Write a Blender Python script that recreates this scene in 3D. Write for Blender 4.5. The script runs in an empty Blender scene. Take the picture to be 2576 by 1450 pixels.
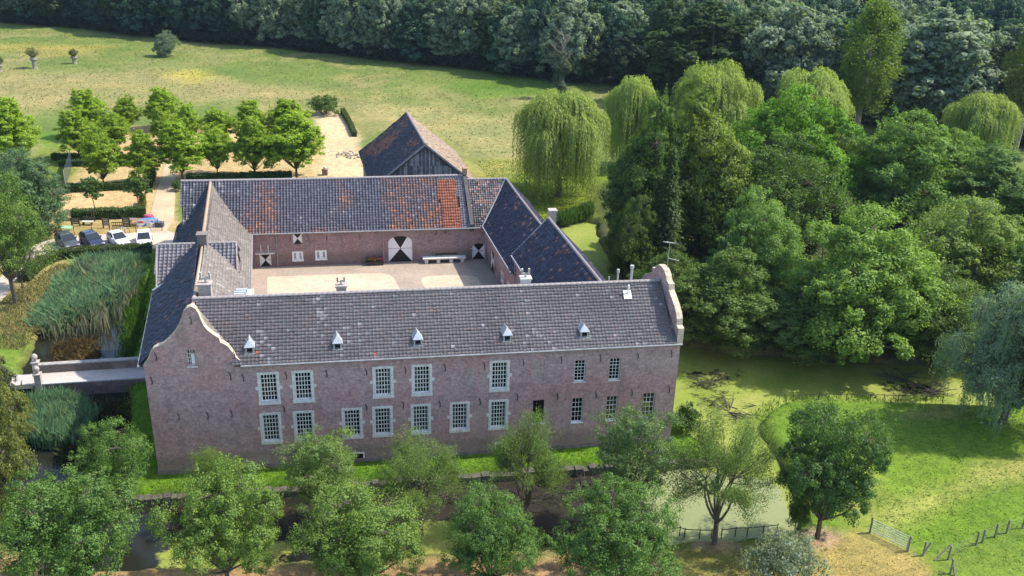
import bpy, math, random
import numpy as np
from mathutils import Matrix, Vector

# ------------------------------------------------------------------ camera
SC = bpy.context.scene
COL = SC.collection
FPX = 2422.0; PITCH = math.radians(23.7); ROLL = math.radians(1.776); CAMH = 42.0
CX, CY = 1288.0, 725.0
_f = np.array([0, math.cos(PITCH), -math.sin(PITCH)])
_u = np.array([0, math.sin(PITCH), math.cos(PITCH)])
_r = np.array([1.0, 0, 0])
_c, _s = math.cos(ROLL), math.sin(ROLL)
RR = np.array([_c * _r + _s * _u, -_s * _r + _c * _u, _f])
cam_d = bpy.data.cameras.new("camera")
cam_d.sensor_width = 36.0
cam_d.lens = FPX / 2576.0 * 36.0
cam_d.clip_end = 6000
cam = bpy.data.objects.new("camera", cam_d)
COL.objects.link(cam)
cam.matrix_world = Matrix((( RR[0][0], RR[1][0], -RR[2][0], 0),
                           ( RR[0][1], RR[1][1], -RR[2][1], 0),
                           ( RR[0][2], RR[1][2], -RR[2][2], CAMH),
                           (0, 0, 0, 1)))
SC.camera = cam

# ------------------------------------------------------------------ light
SUN_AZ = math.radians(11.5)      # from +X towards +Y
SUN_EL = math.radians(52.0)
world = bpy.data.worlds.new("World"); SC.world = world; world.use_nodes = True
wn = world.node_tree.nodes; wl = world.node_tree.links
sky = wn.new("ShaderNodeTexSky"); sky.sky_type = 'NISHITA'; sky.sun_disc = False
sky.sun_elevation = SUN_EL
sky.sun_rotation = math.radians(90) - SUN_AZ
sky.air_density = 1.0; sky.dust_density = 1.2; sky.ozone_density = 1.0
bg = wn["Background"]; bg.inputs[1].default_value = 0.15
wl.new(sky.outputs[0], bg.inputs[0])
sun_d = bpy.data.lights.new("sun", 'SUN'); sun_d.energy = 3.1; sun_d.angle = math.radians(1.0)
sun_d.color = (1.0, 0.93, 0.80)
sun = bpy.data.objects.new("sun", sun_d); COL.objects.link(sun)
tosun = Vector((math.cos(SUN_EL) * math.cos(SUN_AZ), math.cos(SUN_EL) * math.sin(SUN_AZ), math.sin(SUN_EL)))
sun.rotation_euler = tosun.to_track_quat('Z', 'Y').to_euler()
sun.location = (60, 60, 80)
SC.view_settings.view_transform = 'Standard'; SC.view_settings.look = 'None'
SC.view_settings.exposure = 1.10; SC.view_settings.gamma = 1.0
SC.view_settings.use_curve_mapping = False
SC.render.engine = 'CYCLES'
SC.cycles.max_bounces = 6; SC.cycles.diffuse_bounces = 2; SC.cycles.glossy_bounces = 2
SC.cycles.transmission_bounces = 3; SC.cycles.transparent_max_bounces = 6
SC.cycles.caustics_reflective = False; SC.cycles.caustics_refractive = False

# ------------------------------------------------------------------ survey helpers
def ray(x, y):
    return np.array([(x - CX) / FPX, (CY - y) / FPX, 1.0]) @ RR
def P(x, y, z=0.0):              # surveyed point of the place at height z
    d = ray(x, y); t = (z - CAMH) / d[2]; p = d * t; p[2] = z; return p
def height_at(x, y, base):
    d = ray(x, y); return CAMH + d[2] * base[1] / d[1]
def mpp(p):                      # metres per survey pixel at p
    return float(np.dot(np.asarray(p) - [0, 0, CAMH], RR[2]) / FPX)
def onplane(x, y, p0, n):
    d = ray(x, y); o = np.array([0, 0, CAMH]); t = np.dot(np.array(p0) - o, n) / np.dot(d, n); return o + d * t

A0 = P(400, 1195)
_a, _b = math.radians(9.9), math.radians(14.3)
EU = np.array([math.cos(_a), math.sin(_a), 0]); EV = np.array([-math.sin(_b), math.cos(_b), 0])
NV = np.array([-EU[1], EU[0], 0]); NU = np.array([EV[1], -EV[0], 0])
_M = np.linalg.inv(np.array([EU[:2], EV[:2]]).T)
UP = np.array([0, 0, 1.0])
def L(u, v, z=0.0):
    p = A0 + u * EU + v * EV; return np.array([p[0], p[1], z])
def uv_of(p): return _M @ (np.asarray(p) - A0)[:2]
def atv(x, y, v):
    q = onplane(x, y, L(0, v), NV); return float(uv_of(q)[0]), float(q[2])
def atu(x, y, u):
    q = onplane(x, y, L(u, 0), NU); return float(uv_of(q)[1]), float(q[2])

# ------------------------------------------------------------------ object helpers
def link(o, parent=None):
    COL.objects.link(o)
    if parent is not None: o.parent = parent
    return o
def tag(o, label=None, cat=None, group=None, kind=None):
    if label: o["label"] = label
    if cat: o["category"] = cat
    if group: o["group"] = group
    if kind: o["kind"] = kind
    return o
def thing(name, label, cat, loc, group=None, rz=0.0):
    o = bpy.data.objects.new(name, None); o.empty_display_size = 0.3
    link(o); o.location = Vector(loc); o.rotation_euler = (0, 0, rz)
    return tag(o, label, cat, group)
def shift(o, parent):            # mesh was written in world coordinates, parent is an unrotated thing
    if parent is not None and parent.parent is None and parent.type == 'EMPTY':
        o.location = -Vector(parent.location)
    return o

class MB:
    """collects vertices / faces (lists or numpy blocks) and links them as one mesh"""
    def __init__(s): s.v = []; s.f = []; s.n = 0; s.uv = []; s.fc = []; s.mi = []; s.has_uv = False
    def add(s, verts, faces, uv=None, col=None, mi=0):
        b = s.n; verts = np.asarray(verts, float).reshape(-1, 3)
        s.v.append(verts); s.n += len(verts)
        for k, f in enumerate(faces):
            s.f.append([b + i for i in f])
            s.uv.append([uv[i] for i in f] if uv is not None else None)
            s.fc.append(col); s.mi.append(mi)
        if uv is not None: s.has_uv = True
    def quad(s, a, b, c, d, uv=None, col=None, mi=0): s.add([a, b, c, d], [(0, 1, 2, 3)], uv, col, mi)
    def box(s, o, ex, ey, ez, col=None, mi=0):      # corner + three edge vectors
        o, ex, ey, ez = [np.asarray(q, float) for q in (o, ex, ey, ez)]
        v = [o, o + ex, o + ex + ey, o + ey, o + ez, o + ex + ez, o + ex + ey + ez, o + ey + ez]
        s.add(v, [(0, 3, 2, 1), (4, 5, 6, 7), (0, 1, 5, 4), (1, 2, 6, 5), (2, 3, 7, 6), (3, 0, 4, 7)], None, col, mi)
    def cbox(s, c, sx, sy, sz, rz=0, col=None, mi=0):  # centred at base
        ex = np.array([math.cos(rz), math.sin(rz), 0]) * sx; ey = np.array([-math.sin(rz), math.cos(rz), 0]) * sy
        s.box(np.asarray(c, float) - ex / 2 - ey / 2, ex, ey, [0, 0, sz], col, mi)
    def tube(s, pts, rad, sides=6, cap=True, col=None, mi=0):
        pts = np.asarray(pts, float); n = len(pts)
        rad = np.full(n, rad) if np.isscalar(rad) else np.asarray(rad, float)
        d = np.gradient(pts, axis=0); d /= np.maximum(np.linalg.norm(d, axis=1, keepdims=True), 1e-9)
        ref = np.array([0, 0, 1.0]) if abs(d[0][2]) < 0.9 else np.array([1.0, 0, 0])
        v = []
        for i in range(n):
            a = np.cross(d[i], ref); a /= max(np.linalg.norm(a), 1e-9); b = np.cross(d[i], a)
            for k in range(sides):
                t = 2 * math.pi * k / sides
                v.append(pts[i] + rad[i] * (math.cos(t) * a + math.sin(t) * b))
        f = []
        for i in range(n - 1):
            for k in range(sides):
                k2 = (k + 1) % sides
                f.append((i * sides + k, i * sides + k2, (i + 1) * sides + k2, (i + 1) * sides + k))
        if cap:
            f.append(tuple(range(sides))); f.append(tuple((n - 1) * sides + k for k in reversed(range(sides))))
        s.add(v, f, None, col, mi)
    def lathe(s, c, prof, sides=12, col=None, mi=0):    # prof: (r, z)
        c = np.asarray(c, float); v = []
        for r, z in prof:
            for k in range(sides):
                t = 2 * math.pi * k / sides; v.append(c + [r * math.cos(t), r * math.sin(t), z])
        f = []
        for i in range(len(prof) - 1):
            for k in range(sides):
                k2 = (k + 1) % sides
                f.append((i * sides + k, i * sides + k2, (i + 1) * sides + k2, (i + 1) * sides + k))
        f.append(tuple(reversed(range(sides)))); f.append(tuple((len(prof) - 1) * sides + k for k in range(sides)))
        s.add(v, f, None, col, mi)
    def prism(s, pts, off, col=None, mi=0):             # planar outline (3D) swept by off
        pts = [np.asarray(p, float) for p in pts]; n = len(pts); off = np.asarray(off, float)
        s.add(pts + [p + off for p in pts], [tuple(range(n)), tuple(reversed(range(n, 2 * n)))] +
              [(i, i + n, (i + 1) % n + n, (i + 1) % n) for i in range(n)], None, col, mi)
    def mesh(s, name, mats):
        me = bpy.data.meshes.new(name)
        V = np.concatenate(s.v) if s.v else np.zeros((0, 3))
        me.from_pydata(V.tolist(), [], s.f)
        for m in (mats if isinstance(mats, (list, tuple)) else [mats]): me.materials.append(m)
        if any(s.mi): me.polygons.foreach_set("material_index", s.mi)
        if s.has_uv:
            ul = me.uv_layers.new(name="UVMap"); flat = []
            for f, q in zip(s.f, s.uv):
                flat += [c for t in (q if q is not None else [(0, 0)] * len(f)) for c in t]
            ul.data.foreach_set("uv", flat)
        if any(c is not None for c in s.fc):
            at = me.attributes.new("col", 'FLOAT_COLOR', 'FACE')
            at.data.foreach_set("color", [x for c in s.fc for x in (*(c if c is not None else (0.5, 0.5, 0.5)), 1.0)])
        return me
    def build(s, name, mats, parent=None, smooth=False):
        me = s.mesh(name, mats)
        if smooth: me.shade_smooth()
        o = bpy.data.objects.new(name, me); link(o, parent); shift(o, parent); return o

def npmesh(name, V, Q, mat, fvar=None, fcol=None, smooth=False):
    """fast mesh from numpy: V (n,3), Q (m,k)"""
    me = bpy.data.meshes.new(name); V = np.asarray(V, np.float32); Q = np.asarray(Q, np.int32); m, k = Q.shape
    me.vertices.add(len(V)); me.vertices.foreach_set("co", V.ravel())
    me.loops.add(m * k); me.loops.foreach_set("vertex_index", Q.ravel())
    me.polygons.add(m); me.polygons.foreach_set("loop_start", np.arange(0, m * k, k, dtype=np.int32))
    me.update(calc_edges=True)
    for q in (mat if isinstance(mat, (list, tuple)) else [mat]): me.materials.append(q)
    if fvar is not None:
        a = me.attributes.new("var", 'FLOAT', 'FACE'); a.data.foreach_set("value", np.asarray(fvar, np.float32))
    if fcol is not None:
        c = np.ones((m, 4), np.float32); c[:, :3] = fcol
        a = me.attributes.new("col", 'FLOAT_COLOR', 'FACE'); a.data.foreach_set("color", c.ravel())
    if smooth: me.shade_smooth()
    return me

# ------------------------------------------------------------------ materials
def nodes(name):
    m = bpy.data.materials.new(name); m.use_nodes = True
    return m, m.node_tree.nodes, m.node_tree.links, m.node_tree.nodes["Principled BSDF"]
def noise(N, Lk, scale, vec=None, detail=4, rough=0.6):
    n = N.new("ShaderNodeTexNoise"); n.inputs["Scale"].default_value = scale
    n.inputs["Detail"].default_value = detail; n.inputs["Roughness"].default_value = rough
    if vec is not None: Lk.new(vec, n.inputs["Vector"])
    return n
def ramp(N, Lk, fac, stops):
    r = N.new("ShaderNodeValToRGB"); Lk.new(fac, r.inputs[0]); e = r.color_ramp.elements
    while len(e) < len(stops): e.new(0.5)
    for q, (p, c) in zip(e, stops):
        q.position = p; q.color = (*c, 1) if len(c) == 3 else c
    return r
def mix(N, Lk, a, b, fac, mode='MIX'):
    n = N.new("ShaderNodeMix"); n.data_type = 'RGBA'; n.blend_type = mode
    for sock, val in ((n.inputs[0], fac), (n.inputs[6], a), (n.inputs[7], b)):
        if hasattr(val, "is_output"): Lk.new(val, sock)
        elif isinstance(val, (int, float)): sock.default_value = val
        else: sock.default_value = (*val, 1)
    return n.outputs[2]
def bump(N, Lk, h, strength, dist, bsdf):
    b = N.new("ShaderNodeBump"); b.inputs["Strength"].default_value = strength; b.inputs["Distance"].default_value = dist
    Lk.new(h, b.inputs["Height"]); Lk.new(b.outputs[0], bsdf.inputs["Normal"])
def plain(name, col, rough=0.7, metal=0.0, var=0.25, scale=3.0, spec=0.3):
    m, N, K, B = nodes(name)
    tc = N.new("ShaderNodeTexCoord"); n = noise(N, K, scale, tc.outputs["Object"], 5)
    lo = tuple(c * (1 - var) for c in col); hi = tuple(min(1, c * (1 + var)) for c in col)
    r = ramp(N, K, n.outputs[0], [(0.3, lo), (0.7, hi)])
    K.new(r.outputs[0], B.inputs["Base Color"]); B.inputs["Roughness"].default_value = rough
    B.inputs["Metallic"].default_value = metal; B.inputs["Specular IOR Level"].default_value = spec
    return m
def brick_mat(name, c1, c2, mortar, tint=(0.42, 0.20, 0.18), stain=(0.16, 0.13, 0.14)):
    m, N, K, B = nodes(name)
    uvn = N.new("ShaderNodeUVMap"); uvn.uv_map = "UVMap"
    br = N.new("ShaderNodeTexBrick"); K.new(uvn.outputs[0], br.inputs["Vector"])
    br.inputs["Scale"].default_value = 1.0; br.inputs["Brick Width"].default_value = 0.26; br.inputs["Row Height"].default_value = 0.085
    br.inputs["Mortar Size"].default_value = 0.011; br.inputs["Bias"].default_value = 0.0
    br.inputs["Color1"].default_value = (*c1, 1); br.inputs["Color2"].default_value = (*c2, 1); br.inputs["Mortar"].default_value = (*mortar, 1)
    n1 = noise(N, K, 0.30, uvn.outputs[0], 6, 0.65); n2 = noise(N, K, 1.3, uvn.outputs[0], 7, 0.7)
    mp = N.new("ShaderNodeMapping"); mp.inputs["Scale"].default_value = (1.1, 0.18, 1); K.new(uvn.outputs[0], mp.inputs[0])
    n3 = noise(N, K, 0.7, mp.outputs[0], 6, 0.7)
    f1 = ramp(N, K, n1.outputs[0], [(0.46, (0, 0, 0)), (0.66, (0.55, 0.55, 0.55))])
    c = mix(N, K, br.outputs[0], tint, f1.outputs[0])
    f2 = ramp(N, K, n2.outputs[0], [(0.36, (0.80, 0.79, 0.80)), (0.5, (1, 1, 1)), (0.68, (1.15, 1.14, 1.14))])
    c = mix(N, K, c, f2.outputs[0], 1.0, 'MULTIPLY')
    n4 = noise(N, K, 4.2, uvn.outputs[0], 4, 0.75)
    f4 = ramp(N, K, n4.outputs[0], [(0.34, (0.62, 0.6, 0.62)), (0.52, (1, 1, 1)), (0.7, (1.35, 1.33, 1.32))])
    c = mix(N, K, c, f4.outputs[0], 0.85, 'MULTIPLY')
    f3 = ramp(N, K, n3.outputs[0], [(0.52, (0, 0, 0)), (0.72, (0.6, 0.6, 0.6))])
    c = mix(N, K, c, stain, f3.outputs[0])
    sp = N.new("ShaderNodeSeparateXYZ"); K.new(uvn.outputs[0], sp.inputs[0])      # damp, mossy foot of the wall
    ad = N.new("ShaderNodeMath"); ad.operation = 'MULTIPLY_ADD'; K.new(n2.outputs[0], ad.inputs[0]); ad.inputs[1].default_value = -2.4; K.new(sp.outputs[1], ad.inputs[2])
    fd = ramp(N, K, ad.outputs[0], [(0.0, (0.55, 0.55, 0.55)), (0.5, (0, 0, 0))])
    c = mix(N, K, c, (0.15, 0.125, 0.10), fd.outputs[0])
    nw = noise(N, K, 0.22, uvn.outputs[0], 3, 0.5); fw = ramp(N, K, nw.outputs[0], [(0.56, (0, 0, 0)), (0.62, (0.35, 0.35, 0.35))])
    c = mix(N, K, c, (0.50, 0.38, 0.34), fw.outputs[0])                         # later repairs in paler brick
    K.new(c, B.inputs["Base Color"]); B.inputs["Roughness"].default_value = 0.9
    bump(N, K, br.outputs["Fac"], 0.6, -0.02, B)
    return m
def attr_mat(name, attr="col", rough=0.7, var=0.35, scale=6.0, spec=0.3, coat=0.0):
    m, N, K, B = nodes(name)
    at = N.new("ShaderNodeAttribute"); at.attribute_name = attr
    tc = N.new("ShaderNodeTexCoord"); n = noise(N, K, scale, tc.outputs["Object"], 5, 0.7)
    r = ramp(N, K, n.outputs[0], [(0.3, (1 - var,) * 3), (0.7, (1 + var,) * 3)])
    K.new(mix(N, K, at.outputs[0], r.outputs[0], 1.0, 'MULTIPLY'), B.inputs["Base Color"])
    B.inputs["Roughness"].default_value = rough; B.inputs["Specular IOR Level"].default_value = spec
    return m
def leaf_mat(name, trans=0.42):
    m, N, K, B = nodes(name)
    oi = N.new("ShaderNodeObjectInfo"); at = N.new("ShaderNodeAttribute"); at.attribute_name = "var"
    r = ramp(N, K, at.outputs["Fac"], [(0.0, (0.62, 0.68, 0.66)), (0.5, (1, 1, 1)), (1.0, (1.42, 1.30, 1.05))])
    c = mix(N, K, oi.outputs["Color"], r.outputs[0], 1.0, 'MULTIPLY')
    df = N.new("ShaderNodeBsdfDiffuse"); tr = N.new("ShaderNodeBsdfTranslucent"); gl = N.new("ShaderNodeBsdfGlossy")
    gl.inputs["Roughness"].default_value = 0.5
    K.new(c, df.inputs[0])
    c2 = mix(N, K, c, (1.15, 1.25, 0.6), 1.0, 'MULTIPLY'); K.new(c2, tr.inputs[0])
    gl.inputs[0].default_value = (0.7, 0.8, 0.75, 1)
    ms = N.new("ShaderNodeMixShader"); ms.inputs[0].default_value = trans
    K.new(df.outputs[0], ms.inputs[1]); K.new(tr.outputs[0], ms.inputs[2])
    m2 = N.new("ShaderNodeMixShader"); m2.inputs[0].default_value = 0.018
    K.new(ms.outputs[0], m2.inputs[1]); K.new(gl.outputs[0], m2.inputs[2])
    N.remove(B); K.new(m2.outputs[0], N["Material Output"].inputs[0])
    return m

M_BRICK = brick_mat("old_brick", (0.525, 0.305, 0.288), (0.40, 0.240, 0.234), (0.585, 0.48, 0.46), (0.50, 0.245, 0.212), (0.25, 0.185, 0.185))
M_BRICKB = brick_mat("barn_brick", (0.36, 0.225, 0.215), (0.28, 0.18, 0.18), (0.44, 0.37, 0.36), (0.38, 0.20, 0.18), (0.22, 0.17, 0.18))
M_BRICKP = brick_mat("pale_brick_infill", (0.50, 0.34, 0.29), (0.42, 0.29, 0.26), (0.50, 0.43, 0.40), (0.5, 0.36, 0.3), (0.34, 0.26, 0.25))
M_BRICKD = brick_mat("dark_brick", (0.20, 0.14, 0.135), (0.15, 0.11, 0.11), (0.26, 0.23, 0.22), (0.24, 0.14, 0.13))
M_TILE = attr_mat("roof_tile", rough=0.62, var=0.32, scale=9.0)
M_RIDGE = plain("ridge_mortar", (0.30, 0.27, 0.27), 0.85, 0, 0.35, 5)
M_UNDER = plain("roof_boards", (0.05, 0.045, 0.045), 0.9)
M_STONE = plain("grey_stone", (0.70, 0.67, 0.61), 0.85, 0, 0.22, 4)
M_SAND_STONE = plain("sandstone_coping", (0.50, 0.415, 0.31), 0.85, 0, 0.35, 3)
M_WHITE = plain("white_paint", (0.86, 0.86, 0.84), 0.5, 0, 0.05, 3)
M_SASH = plain("cream_sash_paint", (0.87, 0.86, 0.80), 0.5, 0, 0.08, 3)
M_BLACK = plain("black_paint", (0.012, 0.012, 0.013), 0.5, 0, 0.2, 3)
M_IRON = plain("wrought_iron", (0.035, 0.03, 0.03), 0.7, 0.3, 0.3, 8)
M_ZINC = plain("zinc_sheet", (0.50, 0.52, 0.54), 0.38, 0.35, 0.12, 3)
M_LEAD = plain("lead_gutter", (0.34, 0.34, 0.35), 0.5, 0.3, 0.2, 2)
M_DARK = plain("dark_room", (0.012, 0.012, 0.013), 0.9)
M_CURTAIN = plain("curtain_cloth", (0.55, 0.55, 0.55), 0.9, 0, 0.15, 6)
M_BARK = plain("tree_bark", (0.115, 0.095, 0.075), 0.95, 0, 0.45, 4)
M_BARKG = plain("pale_grey_bark", (0.24, 0.22, 0.19), 0.95, 0, 0.4, 3)
M_LEAF = leaf_mat("leaves")
M_WOOD = plain("weathered_planks", (0.20, 0.20, 0.215), 0.85, 0, 0.4, 2)
M_WOODD = plain("dark_timber", (0.06, 0.05, 0.045), 0.85, 0, 0.4, 3)
M_POST = plain("grey_fence_post", (0.22, 0.20, 0.17), 0.9, 0, 0.35, 4)
M_GALV = plain("galvanised_steel", (0.55, 0.56, 0.55), 0.45, 0.5, 0.15, 4)

def glass_mat():
    m, N, K, B = nodes("window_glass")
    N.remove(B); t = N.new("ShaderNodeBsdfTransparent"); t.inputs[0].default_value = (0.75, 0.8, 0.8, 1)
    g = N.new("ShaderNodeBsdfGlossy"); g.inputs["Roughness"].default_value = 0.03
    lw = N.new("ShaderNodeFresnel"); lw.inputs[0].default_value = 1.33
    ms = N.new("ShaderNodeMixShader"); K.new(lw.outputs[0], ms.inputs[0])
    K.new(t.outputs[0], ms.inputs[1]); K.new(g.outputs[0], ms.inputs[2]); K.new(ms.outputs[0], N["Material Output"].inputs[0])
    return m
M_GLASS = glass_mat()

# ------------------------------------------------------------------ ground
def sdf(poly, X, Y):             # signed distance, negative inside
    poly = np.asarray(poly, float)[:, :2]; n = len(poly)
    d = np.full(X.shape, 1e18); ins = np.zeros(X.shape, bool)
    for i in range(n):
        ax, ay = poly[i]; bx, by = poly[(i + 1) % n]
        ex, ey = bx - ax, by - ay; wx, wy = X - ax, Y - ay
        t = np.clip((wx * ex + wy * ey) / max(ex * ex + ey * ey, 1e-9), 0, 1)
        d = np.minimum(d, (wx - ex * t) ** 2 + (wy - ey * t) ** 2)
        c = ((ay > Y) != (by > Y))
        with np.errstate(divide='ignore', invalid='ignore'):
            xi = ax + (Y - ay) / (by - ay if by != ay else 1e-12) * ex
        ins ^= c & (X < xi)
    d = np.sqrt(d); return np.where(ins, -d, d)
def px(*pts, z=0.0): return np.array([P(x, y, z) for x, y in pts])
def sm(x, a, b):
    t = np.clip((x - a) / (b - a), 0, 1); return t * t * (3 - 2 * t)
_rg = np.random.default_rng(5)
def vnoise(X, Y, s, seed=0):     # cheap smooth value noise
    g = np.random.default_rng(seed).random((64, 64)); x = X / s; y = Y / s
    xi = np.floor(x).astype(int); yi = np.floor(y).astype(int); fx = x - xi; fy = y - yi
    fx = fx * fx * (3 - 2 * fx); fy = fy * fy * (3 - 2 * fy)
    a = g[xi % 64, yi % 64]; b = g[(xi + 1) % 64, yi % 64]; c = g[xi % 64, (yi + 1) % 64]; d = g[(xi + 1) % 64, (yi + 1) % 64]
    return (a * (1 - fx) + b * fx) * (1 - fy) + (c * (1 - fx) + d * fx) * fy
def fbm(X, Y, s, seed=0): return (vnoise(X, Y, s, seed) * 0.5 + vnoise(X, Y, s / 2.1, seed + 1) * 0.3 + vnoise(X, Y, s / 4.3, seed + 2) * 0.2)

WATER_Z = -0.85
ISLAND = np.array([L(*q) for q in ((-3.4, -2.1), (20, -2.2), (41.2, -2.6), (42.2, 0), (41.8, 20), (42.2, 44), (43.5, 52), (40, 60), (20, 66), (-12, 66), (-10, 49), (-6.2, 44), (-4.9, 30), (-4.3, 18), (-3.4, 8))])
OUTER = np.concatenate([px((1960, 1332), (1800, 1342), (1680, 1350), (1450, 1362), (1200, 1372), (1000, 1385), (700, 1400), (420, 1420), (150, 1420), (20, 1350), (-20, 1230), (30, 1130), (45, 1040)),
                        px((40, 960), (75, 880), (105, 800), (150, 720), (195, 668), (300, 655), (372, 652), (385, 640), z=0),
                        np.array([L(-5.0, 46), L(-3, 40), L(2, 50), L(30, 51), L(41, 51), L(43.5, 53)]),
                        px((1430, 556), (1470, 545), (1500, 552), (1505, 590), (1530, 640), (1570, 700), (1620, 780), (1680, 845), (1790, 868), (1950, 884), (2120, 894), (2370, 908), (2600, 920), (2700, 990),
                           (2500, 1012), (2370, 1004), (2180, 999), (2040, 997), (1975, 1004), (1930, 1022), (1912, 1048), (1918, 1078), (1945, 1110), (1985, 1190), (2010, 1270), (1995, 1315))])
def moat_sdf(X, Y): return np.maximum(sdf(OUTER, X, Y), -sdf(ISLAND, X, Y))

def axis(lo, hi, fine, segs):
    a = list(np.arange(lo, hi + 1e-6, fine)); left = []; right = []
    x = hi
    for st, end in segs:
        while x < end: x += st; right.append(x)
    x = lo
    for st, end in segs:
        while x > lo + hi - end: x -= st; left.append(x)
    return np.array(left[::-1] + a + right)
gx = axis(-62, 62, 0.55, [(1.6, 150), (6, 330), (120, 1800)])
gy = np.concatenate([np.arange(-200, 36, 40.0), np.arange(36, 128, 0.55), np.arange(128, 300, 1.5), np.arange(300, 460, 10.0), np.arange(460, 3200, 200.0)])
GX, GY = np.meshgrid(gx, gy)
ms = moat_sdf(GX, GY)
GZ = (fbm(GX, GY, 9, 3) - 0.5) * 0.16
GZ *= sm(np.abs(sdf(ISLAND, GX, GY) + 100) - 100, 0, 6)         # flat on the island
gq = sdf(ISLAND, GX, GY); GZ = np.where(gq < 0, np.minimum(GZ, 0.0) * 0 - 0.004, GZ)
jag = (fbm(GX, GY, 1.7, 21) - 0.5) * 0.9
bank = sm(-(ms + jag * (gq > -1.5)), -0.75, 0.75)
GZ = GZ * (1 - bank) + bank * -2.2
# colours of what grows or lies there
def rgb(*c): return np.array(c)
FOREST_EDGE = px((-500, 20), (0, 57), (200, 71), (335, 91), (500, 107), (700, 121), (900, 146), (1100, 167), (1300, 191), (1400, 206), (1560, 216), (1800, 262), (2150, 312), (2576, 372), (3200, 440))
n_big = fbm(GX, GY, 38, 7); n_mid = fbm(GX, GY, 11, 17); n_sm = fbm(GX, GY, 3.1, 27)
GC = np.zeros(GX.shape + (3,))
green = rgb(0.125, 0.172, 0.042); olive = rgb(0.185, 0.198, 0.066); tan = rgb(0.345, 0.255, 0.125)
w = sm(n_big * 0.55 + n_mid * 0.45, 0.40, 0.62)[..., None]
GC[:] = green * (1 - w) + olive * w
w = sm(n_mid * 0.6 + n_sm * 0.4, 0.50, 0.72)[..., None] * 0.75
GC[:] = GC * (1 - w) + rgb(0.245, 0.215, 0.088) * w
def patch(poly, col, soft=1.5, amt=1.0, nz=1.0):
    d = sdf(poly, GX, GY) + (fbm(GX, GY, soft * 3 + 0.8, 31) - 0.5) * soft * 2 * nz
    w = (1 - sm(d, -soft, soft))[..., None] * amt
    GC[:] = GC * (1 - w) + np.asarray(col) * w
patch(px((-200, 180), (60, 172), (260, 182), (520, 190), (760, 215), (900, 250), (820, 262), (500, 258), (300, 285), (100, 282), (-200, 250)), rgb(0.30, 0.245, 0.11), 6, 0.6)
patch(px((-100, 120), (60, 110), (250, 118), (220, 135), (60, 140)), rgb(0.29, 0.235, 0.06), 4, 0.6)
patch(px((420, 190), (470, 172), (530, 180), (540, 198), (470, 215)), rgb(0.36, 0.32, 0.06), 3, 0.7)
patch(px((900, 260), (1300, 290), (1480, 330), (1300, 400), (1180, 395), (1050, 330), (930, 330)), rgb(0.31, 0.265, 0.115), 5, 0.65)
patch(px((1130, 210), (1250, 195), (1360, 205), (1400, 235), (1200, 245)), rgb(0.09, 0.17, 0.02), 4, 0.8)
patch(px((100, 330), (170, 335), (175, 385), (90, 390)), rgb(0.11, 0.21, 0.02), 2, 0.8)
# mown lawn behind the farm yard
patch(px((1180, 402), (1400, 402), (1520, 420), (1560, 560), (1500, 550), (1470, 540), (1400, 560), (1300, 560), (1200, 460)), rgb(0.135, 0.185, 0.022), 1.2)
patch(px((1180, 410), (1300, 408), (1290, 440), (1200, 445)), rgb(0.34, 0.29, 0.10), 3, 0.7)
# orchard: parched grass
patch(px((150, 385), (250, 350), (330, 322), (430, 318), (800, 330), (815, 450), (445, 460), (440, 592), (165, 600), (110, 575), (120, 480)), rgb(0.46, 0.33, 0.165), 0.8)
patch(px((90, 380), (160, 372), (200, 400), (160, 470), (110, 470)), rgb(0.13, 0.18, 0.03), 1.5)
patch(px((120, 560), (420, 555), (430, 590), (120, 602)), rgb(0.34, 0.265, 0.105), 0.8)
patch(px((790, 283), (862, 281), (905, 350), (912, 400), (935, 446), (800, 447), (815, 375)), rgb(0.52, 0.40, 0.24), 0.9)
# banks
patch(px((-100, 640), (60, 690), (150, 655), (190, 665), (140, 740), (90, 830), (60, 920), (-100, 920)), rgb(0.31, 0.26, 0.105), 1.0)
patch(px((-100, 860), (60, 840), (70, 930), (-100, 950)), rgb(0.13, 0.20, 0.03), 1.0)
patch(px((-200, 1380), (420, 1440), (1000, 1415), (1690, 1392), (1690, 1600), (-200, 1600)), rgb(0.33, 0.215, 0.11), 0.7)
# the right-hand pasture and its bank
patch(px((1900, 1040), (1990, 1000), (2180, 1002), (2700, 1015), (3300, 1200), (3300, 1600), (2350, 1450), (2300, 1390), (2200, 1340), (2000, 1330), (1950, 1120)), rgb(0.125, 0.205, 0.024), 0.8)
patch(px((2190, 1290), (2330, 1235), (2450, 1180), (2576, 1140), (2700, 1110), (2700, 1160), (2500, 1230), (2350, 1290), (2240, 1340)), rgb(0.30, 0.29, 0.085), 1.6, 0.8)
patch(px((2080, 1250), (2210, 1200), (2230, 1330), (2150, 1340)), rgb(0.24, 0.25, 0.06), 1.6, 0.6)
patch(px((2250, 1040), (2400, 1020), (2420, 1050), (2280, 1065)), rgb(0.30, 0.27, 0.10), 1.0, 0.7)
patch(px((1690, 1350), (1960, 1338), (2190, 1345), (2290, 1390), (2360, 1430), (2420, 1600), (1650, 1600)), rgb(0.27, 0.225, 0.075), 0.6)
patch(px((1680, 1350), (1960, 1333), (2010, 1335), (1985, 1352), (1820, 1375), (1690, 1378)), rgb(0.085, 0.155, 0.014), 0.5)  # green bank edge, darkened with the bank trees' cast shadow
patch(px((1720, 1390), (1900, 1370), (2000, 1420), (1760, 1440)), rgb(0.15, 0.16, 0.03), 1.0, 0.6)
patch(px((2350, 1400), (2480, 1360), (2700, 1280), (2900, 1600), (2400, 1600)), rgb(0.135, 0.20, 0.03), 0.8)
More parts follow.
